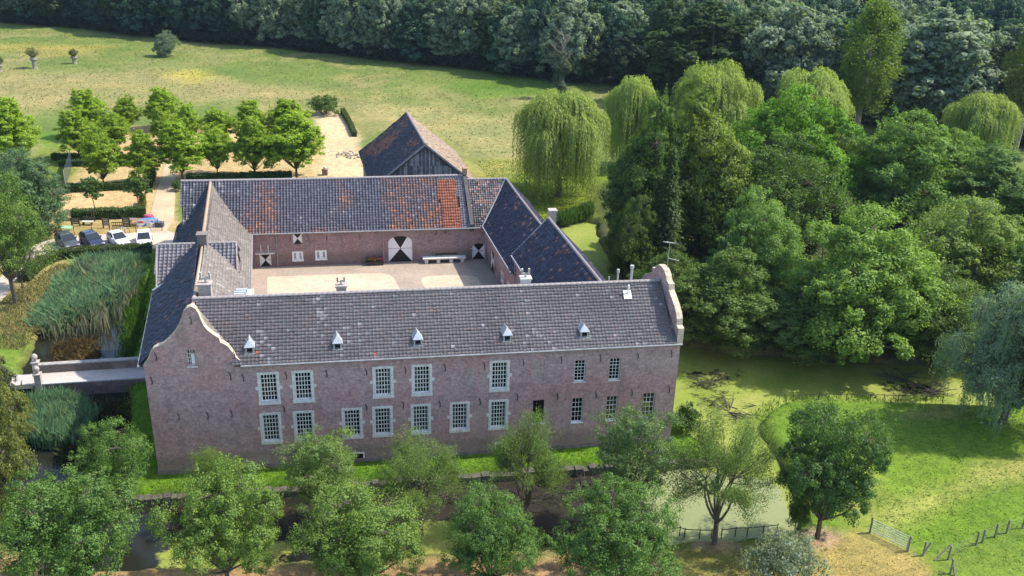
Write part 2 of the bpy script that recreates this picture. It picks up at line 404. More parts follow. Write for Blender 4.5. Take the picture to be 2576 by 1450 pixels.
for bx_, by_, rr_ in ((1797, 1368, 1.1), (2055, 1354, 1.2)):
    c_ = P(bx_, by_); t_ = np.linspace(0, 6.283, 10)[:-1]
    patch(np.stack([c_[0] + rr_ * 1.5 * np.cos(t_), c_[1] + rr_ * np.sin(t_)], 1), rgb(0.30, 0.21, 0.13), 0.5, 0.9)
# island berm
_vv = _M[1, 0] * (GX - A0[0]) + _M[1, 1] * (GY - A0[1]); wi = (1 - sm(sdf(ISLAND, GX, GY), -0.3, 0.3))[..., None] * (1 - sm(_vv + 0 * GX, 43, 45.5))[..., None]
GC[:] = GC * (1 - wi) + rgb(0.098, 0.185, 0.016) * wi
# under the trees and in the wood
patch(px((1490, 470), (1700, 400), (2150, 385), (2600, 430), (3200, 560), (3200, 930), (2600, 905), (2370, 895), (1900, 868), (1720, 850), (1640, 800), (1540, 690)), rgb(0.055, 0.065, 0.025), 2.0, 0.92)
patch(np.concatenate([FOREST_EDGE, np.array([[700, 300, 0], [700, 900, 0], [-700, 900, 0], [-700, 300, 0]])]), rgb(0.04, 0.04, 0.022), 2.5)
# mud and stone at the waterline
wm = sm(bank, 0.12, 0.5)[..., None]
GC[:] = GC * (1 - wm) + rgb(0.055, 0.047, 0.03) * wm
GC *= (0.82 + 0.36 * n_sm)[..., None]
nx_, ny_ = len(gx), len(gy)
idx = np.arange(nx_ * ny_).reshape(ny_, nx_)
Q = np.stack([idx[:-1, :-1], idx[:-1, 1:], idx[1:, 1:], idx[1:, :-1]], -1).reshape(-1, 4)
def ground_mat():
    m, N, K, B = nodes("ground_cover")
    at = N.new("ShaderNodeAttribute"); at.attribute_name = "gcol"
    tc = N.new("ShaderNodeTexCoord")
    n1 = noise(N, K, 1.1, tc.outputs["Object"], 8, 0.72); n2 = noise(N, K, 6.0, tc.outputs["Object"], 5, 0.75); n3 = noise(N, K, 0.12, tc.outputs["Object"], 5, 0.6)
    r1 = ramp(N, K, n1.outputs[0], [(0.28, (0.52, 0.58, 0.56)), (0.5, (1, 1, 1)), (0.72, (1.42, 1.34, 1.25))])
    r2 = ramp(N, K, n2.outputs[0], [(0.3, (0.6, 0.64, 0.6)), (0.5, (1, 1, 1)), (0.7, (1.4, 1.36, 1.3))])
    r3 = ramp(N, K, n3.outputs[0], [(0.35, (0.85, 0.92, 0.9)), (0.65, (1.15, 1.08, 1.1))])
    c = mix(N, K, at.outputs[0], r1.outputs[0], 1.0, 'MULTIPLY'); c = mix(N, K, c, r2.outputs[0], 1.0, 'MULTIPLY')
    c = mix(N, K, c, r3.outputs[0], 1.0, 'MULTIPLY')
    K.new(c, B.inputs["Base Color"]); B.inputs["Roughness"].default_value = 0.95; B.inputs["Specular IOR Level"].default_value = 0.1
    bump(N, K, n2.outputs[0], 0.8, 0.12, B)
    return m
M_GROUND = ground_mat()
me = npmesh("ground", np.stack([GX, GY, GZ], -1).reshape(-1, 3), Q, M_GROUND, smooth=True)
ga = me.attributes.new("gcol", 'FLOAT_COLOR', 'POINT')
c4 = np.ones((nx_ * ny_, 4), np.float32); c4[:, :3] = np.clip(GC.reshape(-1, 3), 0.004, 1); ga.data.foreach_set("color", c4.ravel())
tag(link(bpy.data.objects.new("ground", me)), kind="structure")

# ------------------------------------------------------------------ moat water
wx = np.arange(-62, 66, 0.5); wy = np.arange(40, 122, 0.5)
WX, WY = np.meshgrid(wx, wy); wd = moat_sdf(WX, WY)
cover = np.zeros(WX.shape + (3,))   # duckweed, pale scum with sky reflection painted in, brown cover
def zone(ch, poly, soft, amt=1.0):
    d = sdf(poly, WX, WY) + (fbm(WX, WY, soft * 2.5 + 1, 41) - 0.5) * soft * 2.2
    cover[..., ch] = np.maximum(cover[..., ch], (1 - sm(d, -soft, soft)) * amt)
def unzone(ch, poly, soft, amt=1.0):
    d = sdf(poly, WX, WY) + (fbm(WX, WY, soft * 2.5 + 1, 43) - 0.5) * soft * 2.2
    cover[..., ch] *= 1 - (1 - sm(d, -soft, soft)) * amt
zone(0, px((1400, 540), (1510, 540), (1720, 850), (2700, 900), (2700, 1020), (2000, 1010), (1920, 1050), (2020, 1200), (2040, 1340), (1650, 1360), (1640, 1100), (1690, 1000), (1500, 800)), 1.2)
unzone(0, px((1705, 905), (1790, 890), (1880, 905), (1910, 960), (1880, 1020), (1850, 1070), (1780, 1070), (1720, 1000)), 2.6, 0.56)
unzone(0, px((2150, 920), (2380, 940), (2400, 998), (2270, 985)), 1.8, 0.62)
zone(1, px((1600, 1180), (1950, 1180), (2010, 1290), (1980, 1340), (1660, 1360), (1620, 1270)), 1.5, 0.9)
zone(0, px((1000, 1290), (1180, 1280), (1180, 1390), (1000, 1400)), 1.3, 0.55)
zone(0, px((380, 1330), (600, 1300), (800, 1330), (760, 1420), (350, 1430)), 1.5, 0.5)
zone(2, px((900, 1190), (1700, 1150), (1700, 1260), (1450, 1330), (1000, 1330)), 1.5, 0.5)
zone(2, px((380, 1240), (900, 1210), (900, 1300), (380, 1330)), 1.5, 0.45)
zone(2, px((210, 1020), (330, 1040), (330, 1150), (220, 1160)), 1.2, 0.7)
zone(2, px((130, 850), (230, 820), (225, 905), (130, 915)), 0.9, 0.9)
zone(2, px((230, 985), (360, 985), (360, 1080), (250, 1080)), 0.9, 0.5)
widx = np.arange(WX.size).reshape(WX.shape)
WQ = np.stack([widx[:-1, :-1], widx[:-1, 1:], widx[1:, 1:], widx[1:, :-1]], -1).reshape(-1, 4)
keep = (wd[:-1, :-1] < 1.6).ravel(); WQ = WQ[keep]
used, inv = np.unique(WQ, return_inverse=True)
def water_mat():
    m, N, K, B = nodes("moat_water")
    at = N.new("ShaderNodeAttribute"); at.attribute_name = "cover"
    sep = N.new("ShaderNodeSeparateColor"); K.new(at.outputs[0], sep.inputs[0])
    tc = N.new("ShaderNodeTexCoord")
    n1 = noise(N, K, 0.9, tc.outputs["Object"], 9, 0.78); n2 = noise(N, K, 3.5, tc.outputs["Object"], 6, 0.7); n3 = noise(N, K, 0.25, tc.outputs["Object"], 4, 0.6)
    def mask(ch):      # patchy where the cover thins out
        a = N.new("ShaderNodeMath"); a.operation = 'ADD'; K.new(sep.outputs[ch], a.inputs[0]); K.new(n1.outputs[0], a.inputs[1])
        r = ramp(N, K, a.outputs[0], [(0.86, (0, 0, 0)), (0.96, (1, 1, 1))]); return r.outputs[0]
    duck = ramp(N, K, n3.outputs[0], [(0.3, (0.15, 0.215, 0.025)), (0.55, (0.23, 0.275, 0.05)), (0.75, (0.31, 0.305, 0.09))])
    duckc = mix(N, K, duck.outputs[0], ramp(N, K, n2.outputs[0], [(0.3, (0.7, 0.72, 0.7)), (0.7, (1.25, 1.22, 1.2))]).outputs[0], 1.0, 'MULTIPLY')
    brown = ramp(N, K, n2.outputs[0], [(0.3, (0.007, 0.006, 0.004)), (0.7, (0.034, 0.025, 0.014))])
    c = mix(N, K, (0.018, 0.019, 0.013), brown.outputs[0], mask(2))
    c = mix(N, K, c, duckc, mask(0)); c = mix(N, K, c, (0.225, 0.245, 0.135), mix(N, K, (0, 0, 0), mask(1), 0.75))
    K.new(c, B.inputs["Base Color"]); B.inputs["Specular IOR Level"].default_value = 0.28
    mx = N.new("ShaderNodeMath"); mx.operation = 'MAXIMUM'
    s0 = N.new("ShaderNodeSeparateColor"); K.new(mask(0), s0.inputs[0]); s1 = N.new("ShaderNodeSeparateColor"); K.new(mask(2), s1.inputs[0])
    K.new(s0.outputs[0], mx.inputs[0]); K.new(s1.outputs[0], mx.inputs[1])
    mr = N.new("ShaderNodeMapRange"); K.new(mx.outputs[0], mr.inputs[0]); mr.inputs[3].default_value = 0.05; mr.inputs[4].default_value = 0.75
    K.new(mr.outputs[0], B.inputs["Roughness"])
    bump(N, K, n2.outputs[0], 0.12, 0.03, B)
    return m
M_WATER = water_mat()
wme = npmesh("moat_water", np.stack([WX.ravel()[used], WY.ravel()[used], np.full(len(used), WATER_Z)], 1), inv.reshape(-1, 4), M_WATER)
wa = wme.attributes.new("cover", 'FLOAT_COLOR', 'POINT'); c4 = np.ones((len(used), 4), np.float32); c4[:, :3] = cover.reshape(-1, 3)[used]; wa.data.foreach_set("color", c4.ravel())
tag(link(bpy.data.objects.new("moat_water", wme)), kind="structure")

# ------------------------------------------------------------------ paved and gravelled ground
def gravel(name, lo, hi, scale=5.0):
    m, N, K, B = nodes(name); tc = N.new("ShaderNodeTexCoord")
    n = noise(N, K, scale, tc.outputs["Object"], 8, 0.75); n2 = noise(N, K, 0.35, tc.outputs["Object"], 5, 0.6)
    r = ramp(N, K, n.outputs[0], [(0.3, lo), (0.7, hi)])
    r2 = ramp(N, K, n2.outputs[0], [(0.3, (0.82, 0.82, 0.82)), (0.7, (1.12, 1.1, 1.08))])
    K.new(mix(N, K, r.outputs[0], r2.outputs[0], 1.0, 'MULTIPLY'), B.inputs["Base Color"]); B.inputs["Roughness"].default_value = 0.95
    bump(N, K, n.outputs[0], 0.4, 0.03, B); return m
M_GRAVEL = gravel("pale_gravel", (0.42, 0.355, 0.28), (0.56, 0.48, 0.385))
M_YARD = gravel("yard_cobbles", (0.27, 0.215, 0.17), (0.42, 0.345, 0.28), 3.0)
M_SAND = gravel("yard_sand", (0.44, 0.35, 0.255), (0.62, 0.505, 0.375), 1.6)
M_DECK = gravel("bridge_setts", (0.42, 0.385, 0.36), (0.55, 0.505, 0.465), 5.0)
def smooth_poly(pts, k=2):
    p = np.asarray(pts, float)
    for _ in range(k):
        q = np.roll(p, -1, 0); p = np.stack([0.75 * p + 0.25 * q, 0.25 * p + 0.75 * q], 1).reshape(-1, 3)
    return p
def sheet(name, pts, z, mat, thick=0.0):
    mb = MB(); pts = np.asarray(pts, float).copy(); pts[:, 2] = z
    if np.sum(pts[:, 0] * np.roll(pts[:, 1], -1) - np.roll(pts[:, 0], -1) * pts[:, 1]) < 0: pts = pts[::-1]
    mb.add(pts, [tuple(range(len(pts)))])
    return tag(mb.build(name, mat), kind="structure")
sheet("courtyard", [L(6.2, 7), L(33, 7), L(33, 40.2), L(6.2, 40.2)], 0.004, M_YARD)
sheet("sand_bed", smooth_poly([L(8.1, 27), L(8.1, 29), L(8.1, 33), L(8.1, 36.6), L(8.15, 37.0), L(8.6, 37.05), L(14, 37.1), L(20.0, 37.0), L(21.2, 36.7), L(21.7, 35.6), L(21.9, 33), L(22.2, 30), L(22.3, 27)], 1), 0.012, M_SAND)
sheet("sand_bed", smooth_poly([L(25.3, 27), L(24.9, 30), L(24.5, 34), L(24.7, 35.2), L(26, 35.7), L(29.5, 35.6), L(30.7, 35.2), L(30.9, 33.5), L(30.9, 30), L(31, 27)], 1), 0.012, M_SAND)
drive_pts = smooth_poly(px((445, 578), (320, 588), (200, 594), (105, 606), (50, 645), (18, 690), (-70, 745), (-140, 840), (-60, 830), (5, 765), (40, 700), (95, 655), (150, 637), (385, 629), (440, 618)), 2)
sheet("gravel_drive", drive_pts, 0.06, M_GRAVEL)
sheet("orchard_path", smooth_poly(px((366, 588), (436, 584), (442, 470), (438, 405), (418, 405), (388, 500)), 1), 0.075, gravel("trodden_path", (0.40, 0.31, 0.20), (0.55, 0.44, 0.29)))

# ------------------------------------------------------------------ building kit
class Frame:
    def __init__(s, o, ex, ny): s.o = np.asarray(o, float); s.ex = ex; s.ny = ny
    def pt(s, a, d, z): return s.o + a * s.ex + d * s.ny + z * UP
    @property
    def yaw(s): return math.atan2(s.ex[1], s.ex[0])
def wall(mb, fr, x0, x1, z0, z1, holes=(), reveal=0.28, d=0.0):
    xs = sorted({x0, x1, *[h[0] for h in holes], *[h[1] for h in holes]}); zs = sorted({z0, z1, *[h[2] for h in holes], *[h[3] for h in holes]})
    for i in range(len(xs) - 1):
        for j in range(len(zs) - 1):
            xm, zm = (xs[i] + xs[i + 1]) / 2, (zs[j] + zs[j + 1]) / 2
            if any(h[0] < xm < h[1] and h[2] < zm < h[3] for h in holes): continue
            c = [(xs[i], zs[j]), (xs[i + 1], zs[j]), (xs[i + 1], zs[j + 1]), (xs[i], zs[j + 1])]
            mb.quad(*[fr.pt(a, d, z) for a, z in c], uv=c)
    for xa, xb, za, zb in holes:
        for (p, q) in (((xa, za), (xb, za)), ((xb, za), (xb, zb)), ((xb, zb), (xa, zb)), ((xa, zb), (xa, za))):
            mb.quad(fr.pt(p[0], d, p[1]), fr.pt(q[0], d, q[1]), fr.pt(q[0], d + reveal, q[1]), fr.pt(p[0], d + reveal, p[1]),
                    uv=[(p[0], p[1]), (q[0], q[1]), (q[0] + .2, q[1] + .2), (p[0] + .2, p[1] + .2)])
def gable(mb, fr, prof, d=0.0, flip=False):   # flat polygon wall: prof (a, z)
    mb.add([fr.pt(a, d, z) for a, z in prof], [tuple(range(len(prof)))], uv=list(prof))
def bar(mb, fr, x0, x1, z0, z1, d0, d1):      # box in wall coordinates
    mb.box(fr.pt(x0, d0, z0), (x1 - x0) * fr.ex, (d1 - d0) * fr.ny, (z1 - z0) * UP)

PANE = MB(); PANE.box((-0.5, -0.5, -0.5), (1, 0, 0), (0, 1, 0), (0, 0, 1)); PANE_ME = PANE.mesh("pane", M_GLASS)
def window(root, fr, x0, x1, z0, z1, nx, nz, surround=0.0, sash=M_SASH, panes=True, joined=None, curtains=0, sill=True, depth=0.16, mat_s=None, thin=0.046, label=None, ears=True):
    """x0..z1 is the opening in the brick; surround = width of the stone frame inside it"""
    s = surround; ix0, ix1, iz0, iz1 = x0 + s, x1 - s, z0 + s, z1 - s
    f = 0.06; mb = MB()
    bar(mb, fr, ix0, ix1, iz0, iz0 + f, depth, depth + .07); bar(mb, fr, ix0, ix1, iz1 - f, iz1, depth, depth + .07)
    bar(mb, fr, ix0, ix0 + f, iz0 + f, iz1 - f, depth, depth + .07); bar(mb, fr, ix1 - f, ix1, iz0 + f, iz1 - f, depth, depth + .07)
    gw, gh = (ix1 - ix0 - 2 * f), (iz1 - iz0 - 2 * f)
    for i in range(1, nx):
        c = ix0 + f + gw * i / nx; bar(mb, fr, c - thin / 2, c + thin / 2, iz0 + f, iz1 - f, depth + .012, depth + .055)
    for j in range(1, nz):
        c = iz0 + f + gh * j / nz; t = thin * (1.8 if (nz >= 5 and j == nz // 2 + 1 and nx <= 3) else 1)
        bar(mb, fr, ix0 + f, ix1 - f, c - t / 2, c + t / 2, depth + .009, depth + .058)
    wo = mb.build("window", sash, root)
    if label: wo["label"] = label
    if s > 0:
        sb = MB()
        bar(sb, fr, x0 - .02, x1 + .02, z1 - s, z1 + .02, -.035, .15); bar(sb, fr, x0 - .05, x1 + .05, z0 - .06, z0 + s, -.07, .17)
        bar(sb, fr, x0 - .02, x0 + s, z0 + s, z1 - s, -.033, .15); bar(sb, fr, x1 - s, x1 + .02, z0 + s, z1 - s, -.033, .15)
        if ears:
            zm = z0 + (z1 - z0) * 0.46
            bar(sb, fr, x0 - .2, x0 - .02, zm, zm + .26, -.03, .1); bar(sb, fr, x1 + .02, x1 + .2, zm, zm + .26, -.03, .1)
        sb.build("stone_surround", mat_s or M_STONE, wo)
    elif sill:
        sb = MB(); bar(sb, fr, x0 - .06, x1 + .06, z0 - .07, z0 + .005, -.06, .17); sb.build("sill", mat_s or M_STONE, wo)
    for i in range(nx):
        for j in range(nz):
            c = fr.pt(ix0 + f + gw * (i + .5) / nx, depth + .034, iz0 + f + gh * (j + .5) / nz)
            sx, sz = gw / nx - thin * .8, gh / nz - thin * .8
            if joined is not None:
                joined.box(c - fr.ex * sx / 2 - UP * sz / 2 - fr.ny * .004, fr.ex * sx, fr.ny * .008, UP * sz)
            elif panes:
                o = bpy.data.objects.new("pane", PANE_ME); link(o, wo)
                o.location = Vector(c); o.rotation_euler = (0, 0, fr.yaw); o.scale = (sx, .008, sz)
    rb = MB(); bar(rb, fr, ix0 - .04, ix1 + .04, iz0 - .04, iz1 + .04, .95, 1.0)
    for (a, b_, c_, d_) in ((ix0 - .05, ix0, iz0, iz1), (ix1, ix1 + .05, iz0, iz1), (ix0, ix1, iz1, iz1 + .05), (ix0, ix1, iz0 - .05, iz0)):
        bar(rb, fr, a, b_, c_, d_, depth + .075, .95)
    rb.build("dark_room", M_DARK, wo)
    if curtains:
        cb = MB(); w = (ix1 - ix0)
        for side in (0, 1):
            if not (curtains >> side) & 1: continue
            xs0 = ix0 + .02 if side == 0 else ix1 - .02 - w * .2
            for k in range(4):
                bar(cb, fr, xs0 + w * .05 * k, xs0 + w * .05 * (k + .82), iz0 + .05, iz1 - .03, depth + .16 + .03 * (k % 2), depth + .19 + .03 * (k % 2))
        if curtains & 4:
            bar(cb, fr, ix0 + w * .12, ix1 - w * .12, iz0 + .03, iz0 + (iz1 - iz0) * .22, depth + .2, depth + .24)
        if curtains & 8:
            for q in (.22, .5, .78): bar(cb, fr, ix0 + w * q - .07, ix0 + w * q + .07, iz0 + .02, iz0 + .3 + .1 * math.sin(q * 9), depth + .14, depth + .26)
        cb.build("curtain", M_CURTAIN, wo)
    return wo

def inpoly(px_, py_, poly):
    ins = np.zeros(px_.shape, bool); n = len(poly)
    for i in range(n):
        ax, ay = poly[i]; bx, by = poly[(i + 1) % n]
        if ay == by: continue
        ins ^= ((ay > py_) != (by > py_)) & (px_ < ax + (py_ - ay) / (by - ay) * (bx - ax))
    return ins
TRG = np.random.default_rng(11)
def roof_plane(root, poly, e0, e1, colfn, tw=0.25, th=0.28, amp=0.05, sag=0.0, slab=0.16, name="roof_tiles", lip=0.035):
    """poly: coplanar outline; e0->e1 along the eave. Underlay slab + laid tiles, each with its own relief and colour"""
    poly = [np.asarray(p, float) for p in poly]; e0 = np.asarray(e0, float); e1 = np.asarray(e1, float)
    s = (e1 - e0) / np.linalg.norm(e1 - e0)
    far = max(poly, key=lambda p: np.linalg.norm((p - e0) - np.dot(p - e0, s) * s))
    t = (far - e0) - np.dot(far - e0, s) * s; T = np.linalg.norm(t); t /= T
    n = np.cross(s, t); 
    if n[2] < 0: n = -n
    p2 = [(float(np.dot(p - e0, s)), float(np.dot(p - e0, t))) for p in poly]
    base = [p - n * (0.05 + sag) for p in poly]
    ub = MB(); ub.prism(base, -n * slab); uo = ub.build("roof_boards", M_UNDER, root)
    s0 = min(q[0] for q in p2); s1 = max(q[0] for q in p2)
    ncol = max(1, int(round((s1 - s0) / tw))); tw = (s1 - s0) / ncol; nrow = max(1, int(round(T / th))); th = T / nrow
    I, J = np.meshgrid(np.arange(ncol), np.arange(nrow)); I = I.ravel(); J = J.ravel()
    sc_, tc_ = s0 + (I + .5) * tw, (J + .5) * th
    k = inpoly(sc_, tc_, p2); I, J, sc_, tc_ = I[k], J[k], sc_[k], tc_[k]; m = len(I)
    fx = np.array([0, .28, .52, .78, 1.0]); fz = np.array([1.0, .28, 0.0, .30, 1.0]) * amp
    jit = TRG.normal(0, .006, m); jl = TRG.normal(0, .012, m)
    Ls = s0 + I[:, None] * tw + fx[None] * tw
    t_lo = (J * th - .03 + jl)[:, None] + 0 * Ls; t_hi = t_lo + th * 1.12
    z_lo = fz[None] + lip + jit[:, None]; z_hi = fz[None] + jit[:, None]
    def sagz(tt):
        q = np.clip(tt / T, 0, 1); return -sag * 4 * q * (1 - q)
    def W(S, Tt, Z): return e0 + S[..., None] * s + Tt[..., None] * t + (Z + sagz(Tt))[..., None] * n
    V = np.concatenate([W(Ls, t_lo, z_lo), W(Ls, t_hi, z_hi), W(Ls, t_lo + .004, z_lo - lip - .012)], 1)   # m,15,3
    q = []
    for i in range(4): q.append((i, i + 1, i + 6, i + 5)); q.append((10 + i, 11 + i, i + 1, i))
    Qf = (np.arange(m)[:, None, None] * 15 + np.array(q)[None]).reshape(-1, 4)
    cols = np.clip(colfn(sc_ - s0, tc_, (s1 - s0), T), .004, 1)
    me = npmesh(name, V.reshape(-1, 3), Qf, M_TILE, fcol=np.repeat(cols, 8, 0))
    o = bpy.data.objects.new(name, me); link(o, root); shift(o, root); tag(o, kind="stuff")
    return uo
def ridge_caps(root, a, b, r=0.15, ln=0.4, mat=None, sagd=0.0):
    a = np.asarray(a, float); b = np.asarray(b, float); d = b - a; D = np.linalg.norm(d); d /= D; n = max(1, int(round(D / ln))); l = D / n
    mb = MB(); V = []; hl = l * .53
    for e, rr in ((-hl, r * 1.08), (hl, r * .94)):
        for k in range(7):
            t = math.pi * k / 6; V.append((e, -rr * math.cos(t), rr * math.sin(t) - .04))
    mb.add(V, [(k, k + 1, k + 8, k + 7) for k in range(6)] + [tuple(range(7)), tuple(range(13, 6, -1))])
    me = mb.mesh("ridge_tile", mat or M_RIDGE); rz = math.atan2(d[1], d[0]); ry = -math.asin(d[2])
    off = -Vector(root.location)
    for i in range(n):
        o = bpy.data.objects.new("ridge_tile", me); link(o, root)
        q = (i + .5) / n; p = a + d * l * (i + .5) - UP * sagd * 4 * q * (1 - q)
        o.location = Vector(p) + off; o.rotation_euler = (random.gauss(0, .02), ry + random.gauss(0, .012), rz + random.gauss(0, .015))
random.seed(3)
def gutter(root, a, b, r=0.09):
    mb = MB(); mb.tube([a, b], r, 6); return mb.build("gutter", M_LEAD, root)
def downpipe(root, p, z1, r=0.06, mat=None):
    mb = MB(); p = np.asarray(p, float); mb.tube([[p[0], p[1], 0.05], [p[0], p[1], z1]], r, 6); return mb.build("downpipe", mat or M_LEAD, root)
def anchor(root, fr, a, z, h=0.5, kind='S'):
    mb = MB()
    if kind == 'S':
        pts = [fr.pt(a + .09 * math.sin(q * 2 * math.pi - .4) * (1.2 if q > .75 or q < .25 else .3) + .03 * (q - .5), -.03, z - h / 2 + h * q) for q in np.linspace(0, 1, 9)]
        mb.tube(pts, .028, 4)
    else: bar(mb, fr, a - .025, a + .025, z - h / 2, z + h / 2, -.045, -.005)
    mb.build("wall_anchor", M_IRON, root)

# tile colour schemes ------------------------------------------------
def jitter(m, s=.16): return (1 + TRG.normal(0, s, m))[:, None]
def blot(s, t, sc, seed): return fbm(s + 50, t + 50, sc, seed)
def col_grey(s, t, S, T, light=1.0):
    m = len(s); c = np.tile(np.array([0.132, 0.118, 0.126]), (m, 1)) * jitter(m, .06)
    k = blot(s, t, 3.0, 51) ; c *= (0.78 + .5 * k)[:, None]
    pale = TRG.random(m) < (.012 + .20 * sm(blot(s, t, 5.0, 61), .56, .74))
    c[pale] = np.array([0.23, 0.218, 0.23]) * jitter(pale.sum(), .12)
    warm = TRG.random(m) < .06; c[warm] *= np.array([1.15, 1.0, .95])
    red = TRG.random(m) < .0006; c[red] = np.array([0.40, 0.12, 0.07])
    return c * light
def col_red_dark(s, t, S, T):          # long barn: smoked blue-black tiles with orange patches
    m = len(s); c = np.tile(np.array([0.118, 0.118, 0.148]), (m, 1)) * jitter(m, .12)
    pale = TRG.random(m) < .015 + .12 * (s < S * .16); c[pale] = np.array([0.24, 0.23, 0.245]) * jitter(pale.sum(), .2)
    w = blot(s, t * .55, 4.2, 71) + .22 * sm(s, S * .66, S * .86) + .17 * (1 - sm(t, .2, 1.3)) + .30 * np.exp(-((s - S * .63) ** 2 / .9 + (t - T * .62) ** 2 / 1.0)) - .10 * (s < S * .22)
    w += .10 * np.exp(-((s - S * .33) ** 2) / 2.5)
    pr = sm(w, .50, .84); q_ = np.clip(pr * (.35 + .9 * TRG.random(m)), 0, 1); q_[TRG.random(m) < .25] *= .3
    oc = np.where(TRG.random(m)[:, None] < .6, np.array([[0.31, 0.145, 0.09]]), np.array([[0.22, 0.132, 0.112]])) * jitter(m, .22)
    c = c * (1 - q_[:, None]) + oc * q_[:, None]
    return c
def col_new_orange(s, t, S, T): m = len(s); return np.tile(np.array([0.35, 0.125, 0.075]), (m, 1)) * jitter(m, .12)
def col_mixed(s, t, S, T):             # corner roof: grey with pinkish tiles
    m = len(s); c = np.tile(np.array([0.135, 0.13, 0.14]), (m, 1)) * jitter(m, .25)
    p = TRG.random(m) < .12 + .5 * sm(blot(s, t, 2.6, 81), .55, .7); c[p] = (np.where(TRG.random(m)[:, None] < .5, np.array([[0.34, 0.20, 0.16]]), np.array([[0.28, 0.25, 0.24]])) * jitter(m, .2))[p]
    return c
def col_blue(s, t, S, T):              # slope shade put into the tile colour as dark blue, with reddish tiles
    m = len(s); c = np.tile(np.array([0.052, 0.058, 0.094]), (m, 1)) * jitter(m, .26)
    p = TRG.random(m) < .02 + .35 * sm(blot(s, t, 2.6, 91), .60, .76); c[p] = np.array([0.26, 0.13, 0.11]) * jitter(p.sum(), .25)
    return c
def col_pale(s, t, S, T):  # sunlit tone of the opposite slope put into the tile colour
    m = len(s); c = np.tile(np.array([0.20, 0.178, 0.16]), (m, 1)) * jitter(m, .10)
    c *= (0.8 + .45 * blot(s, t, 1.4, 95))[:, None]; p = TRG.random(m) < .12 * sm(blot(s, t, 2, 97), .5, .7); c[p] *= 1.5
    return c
def col_check(s, t, S, T): m = len(s); return np.tile(np.array([0.19, 0.18, 0.20]), (m, 1)) * jitter(m, .12)
def col_barn(s, t, S, T):  # shaded left slope: shade put into the tile colour, plus rust patches
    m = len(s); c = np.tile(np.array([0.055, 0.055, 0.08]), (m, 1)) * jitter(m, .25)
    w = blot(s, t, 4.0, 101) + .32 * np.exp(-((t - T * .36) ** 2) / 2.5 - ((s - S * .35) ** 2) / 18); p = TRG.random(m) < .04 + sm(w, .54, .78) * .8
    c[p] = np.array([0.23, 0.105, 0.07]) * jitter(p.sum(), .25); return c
def col_barn_e(s, t, S, T): m = len(s); c = np.tile(np.array([0.36, 0.275, 0.215]), (m, 1)) * jitter(m, .2); return c  # right slope of the same roof, sunlight put into the tile colour

# ------------------------------------------------------------------ main house with its scrolled gables
EAVE = 9.05; HU = 39.3; HD = 8.2
house = thing("main_house", "long two-storey brick main house with grey tiled roof and five small zinc dormers", "house", L(20, 4))
FS = Frame(A0, EU, NV)
BIG_U = [(648, 943, 705, 1016), (735, 936, 790, 1008), (936, 926, 991, 998), (1035, 919, 1087, 991), (1230, 908, 1283, 978)]
BIG_L = [(655, 1040, 709, 1117), (739, 1035, 792, 1108), (860, 1028, 912, 1103), (936, 1023, 989, 1098), (1033, 1020, 1084, 1090), (1130, 1012, 1182, 1085), (1228, 1005, 1279, 1075)]
NARROW = [(1447, 908, 1471, 960), (1535, 903, 1558, 956), (1341, 1008, 1367, 1065), (1440, 1003, 1464, 1062), (1527, 998, 1550, 1057), (1619, 990, 1643, 1050)]
def ob(b, v=0.0):
    a0, z1 = atv(b[0], b[1], v); a1, z0 = atv(b[2], b[3], v); am = (a0 + a1) / 2; w = abs(a1 - a0)
    return am - w / 2, am + w / 2, z0, z1
bigs = [ob(b) for b in BIG_U + BIG_L]; narrow = [ob(b) for b in NARROW]
bm = np.mean([b[1] - b[0] for b in bigs]); hm = np.mean([b[3] - b[2] for b in bigs])
zu = np.mean([(b[2] + b[3]) / 2 for b in bigs[:5]]); zl = np.mean([(b[2] + b[3]) / 2 for b in bigs[5:]])
bigs = [((b[0] + b[1]) / 2 - bm / 2, (b[0] + b[1]) / 2 + bm / 2, (zu if i < 5 else zl) - hm / 2, (zu if i < 5 else zl) + hm / 2) for i, b in enumerate(bigs)]
gw_ = ob((468, 882, 495, 922))
vents = [ob((893, 1142, 914, 1158)), ob((1248, 1117, 1268, 1135))]
infill = [ob((1164, 926, 1196, 980)), ob((1338, 908, 1368, 964))]
wb = MB()
wall(wb, FS, 0, HU, 0, EAVE, bigs + narrow + ([(gw_[0], gw_[1], gw_[2], EAVE)] if gw_[2] < EAVE else []) + vents + infill)
FE = Frame(L(HU, 0), EV, -NU)
wall(wb, FE, 0, HD, 0, EAVE)
FB = Frame(L(0, HD), EU, -NV)
wall(wb, FB, 0, HU, 0, EAVE)
FWS = Frame(L(0, 0), EV, NU)
wall(wb, FWS, 0, 13.6, 0, EAVE)
# front gable outline (surveyed scrolls)
gp = [atv(x, y, 0) for x, y in ((356, 906), (374, 903), (376, 895), (380, 886), (386, 878), (394, 873), (406, 870), (418, 861), (430, 850), (441, 836), (450, 820), (457, 802), (462, 786), (470, 776), (480, 772), (490, 777), (498, 790), (504, 805), (511, 820), (521, 832), (534, 842), (549, 851), (553, 862), (562, 866), (572, 872), (582, 885), (592, 900), (600, 908))]
gp[0] = (0.0, EAVE + .05); gp[-1] = (6.62, EAVE + .05)
gp = [(a, max(z, EAVE + .04)) for a, z in gp]
ga_, gz_ = np.array([q[0] for q in gp]), np.array([q[1] for q in gp])
def ztop(a): return float(np.interp(a, ga_, gz_))
def gpart(a0, a1, zb):
    top = [(a0, ztop(a0))] + [q for q in gp if a0 + 1e-3 < q[0] < a1 - 1e-3] + [(a1, ztop(a1))]
    poly = [(a0, zb), (a1, zb)] + top[::-1]
    wb.add([FS.pt(a, 0, z) for a, z in poly], [tuple(range(len(poly)))], uv=poly)
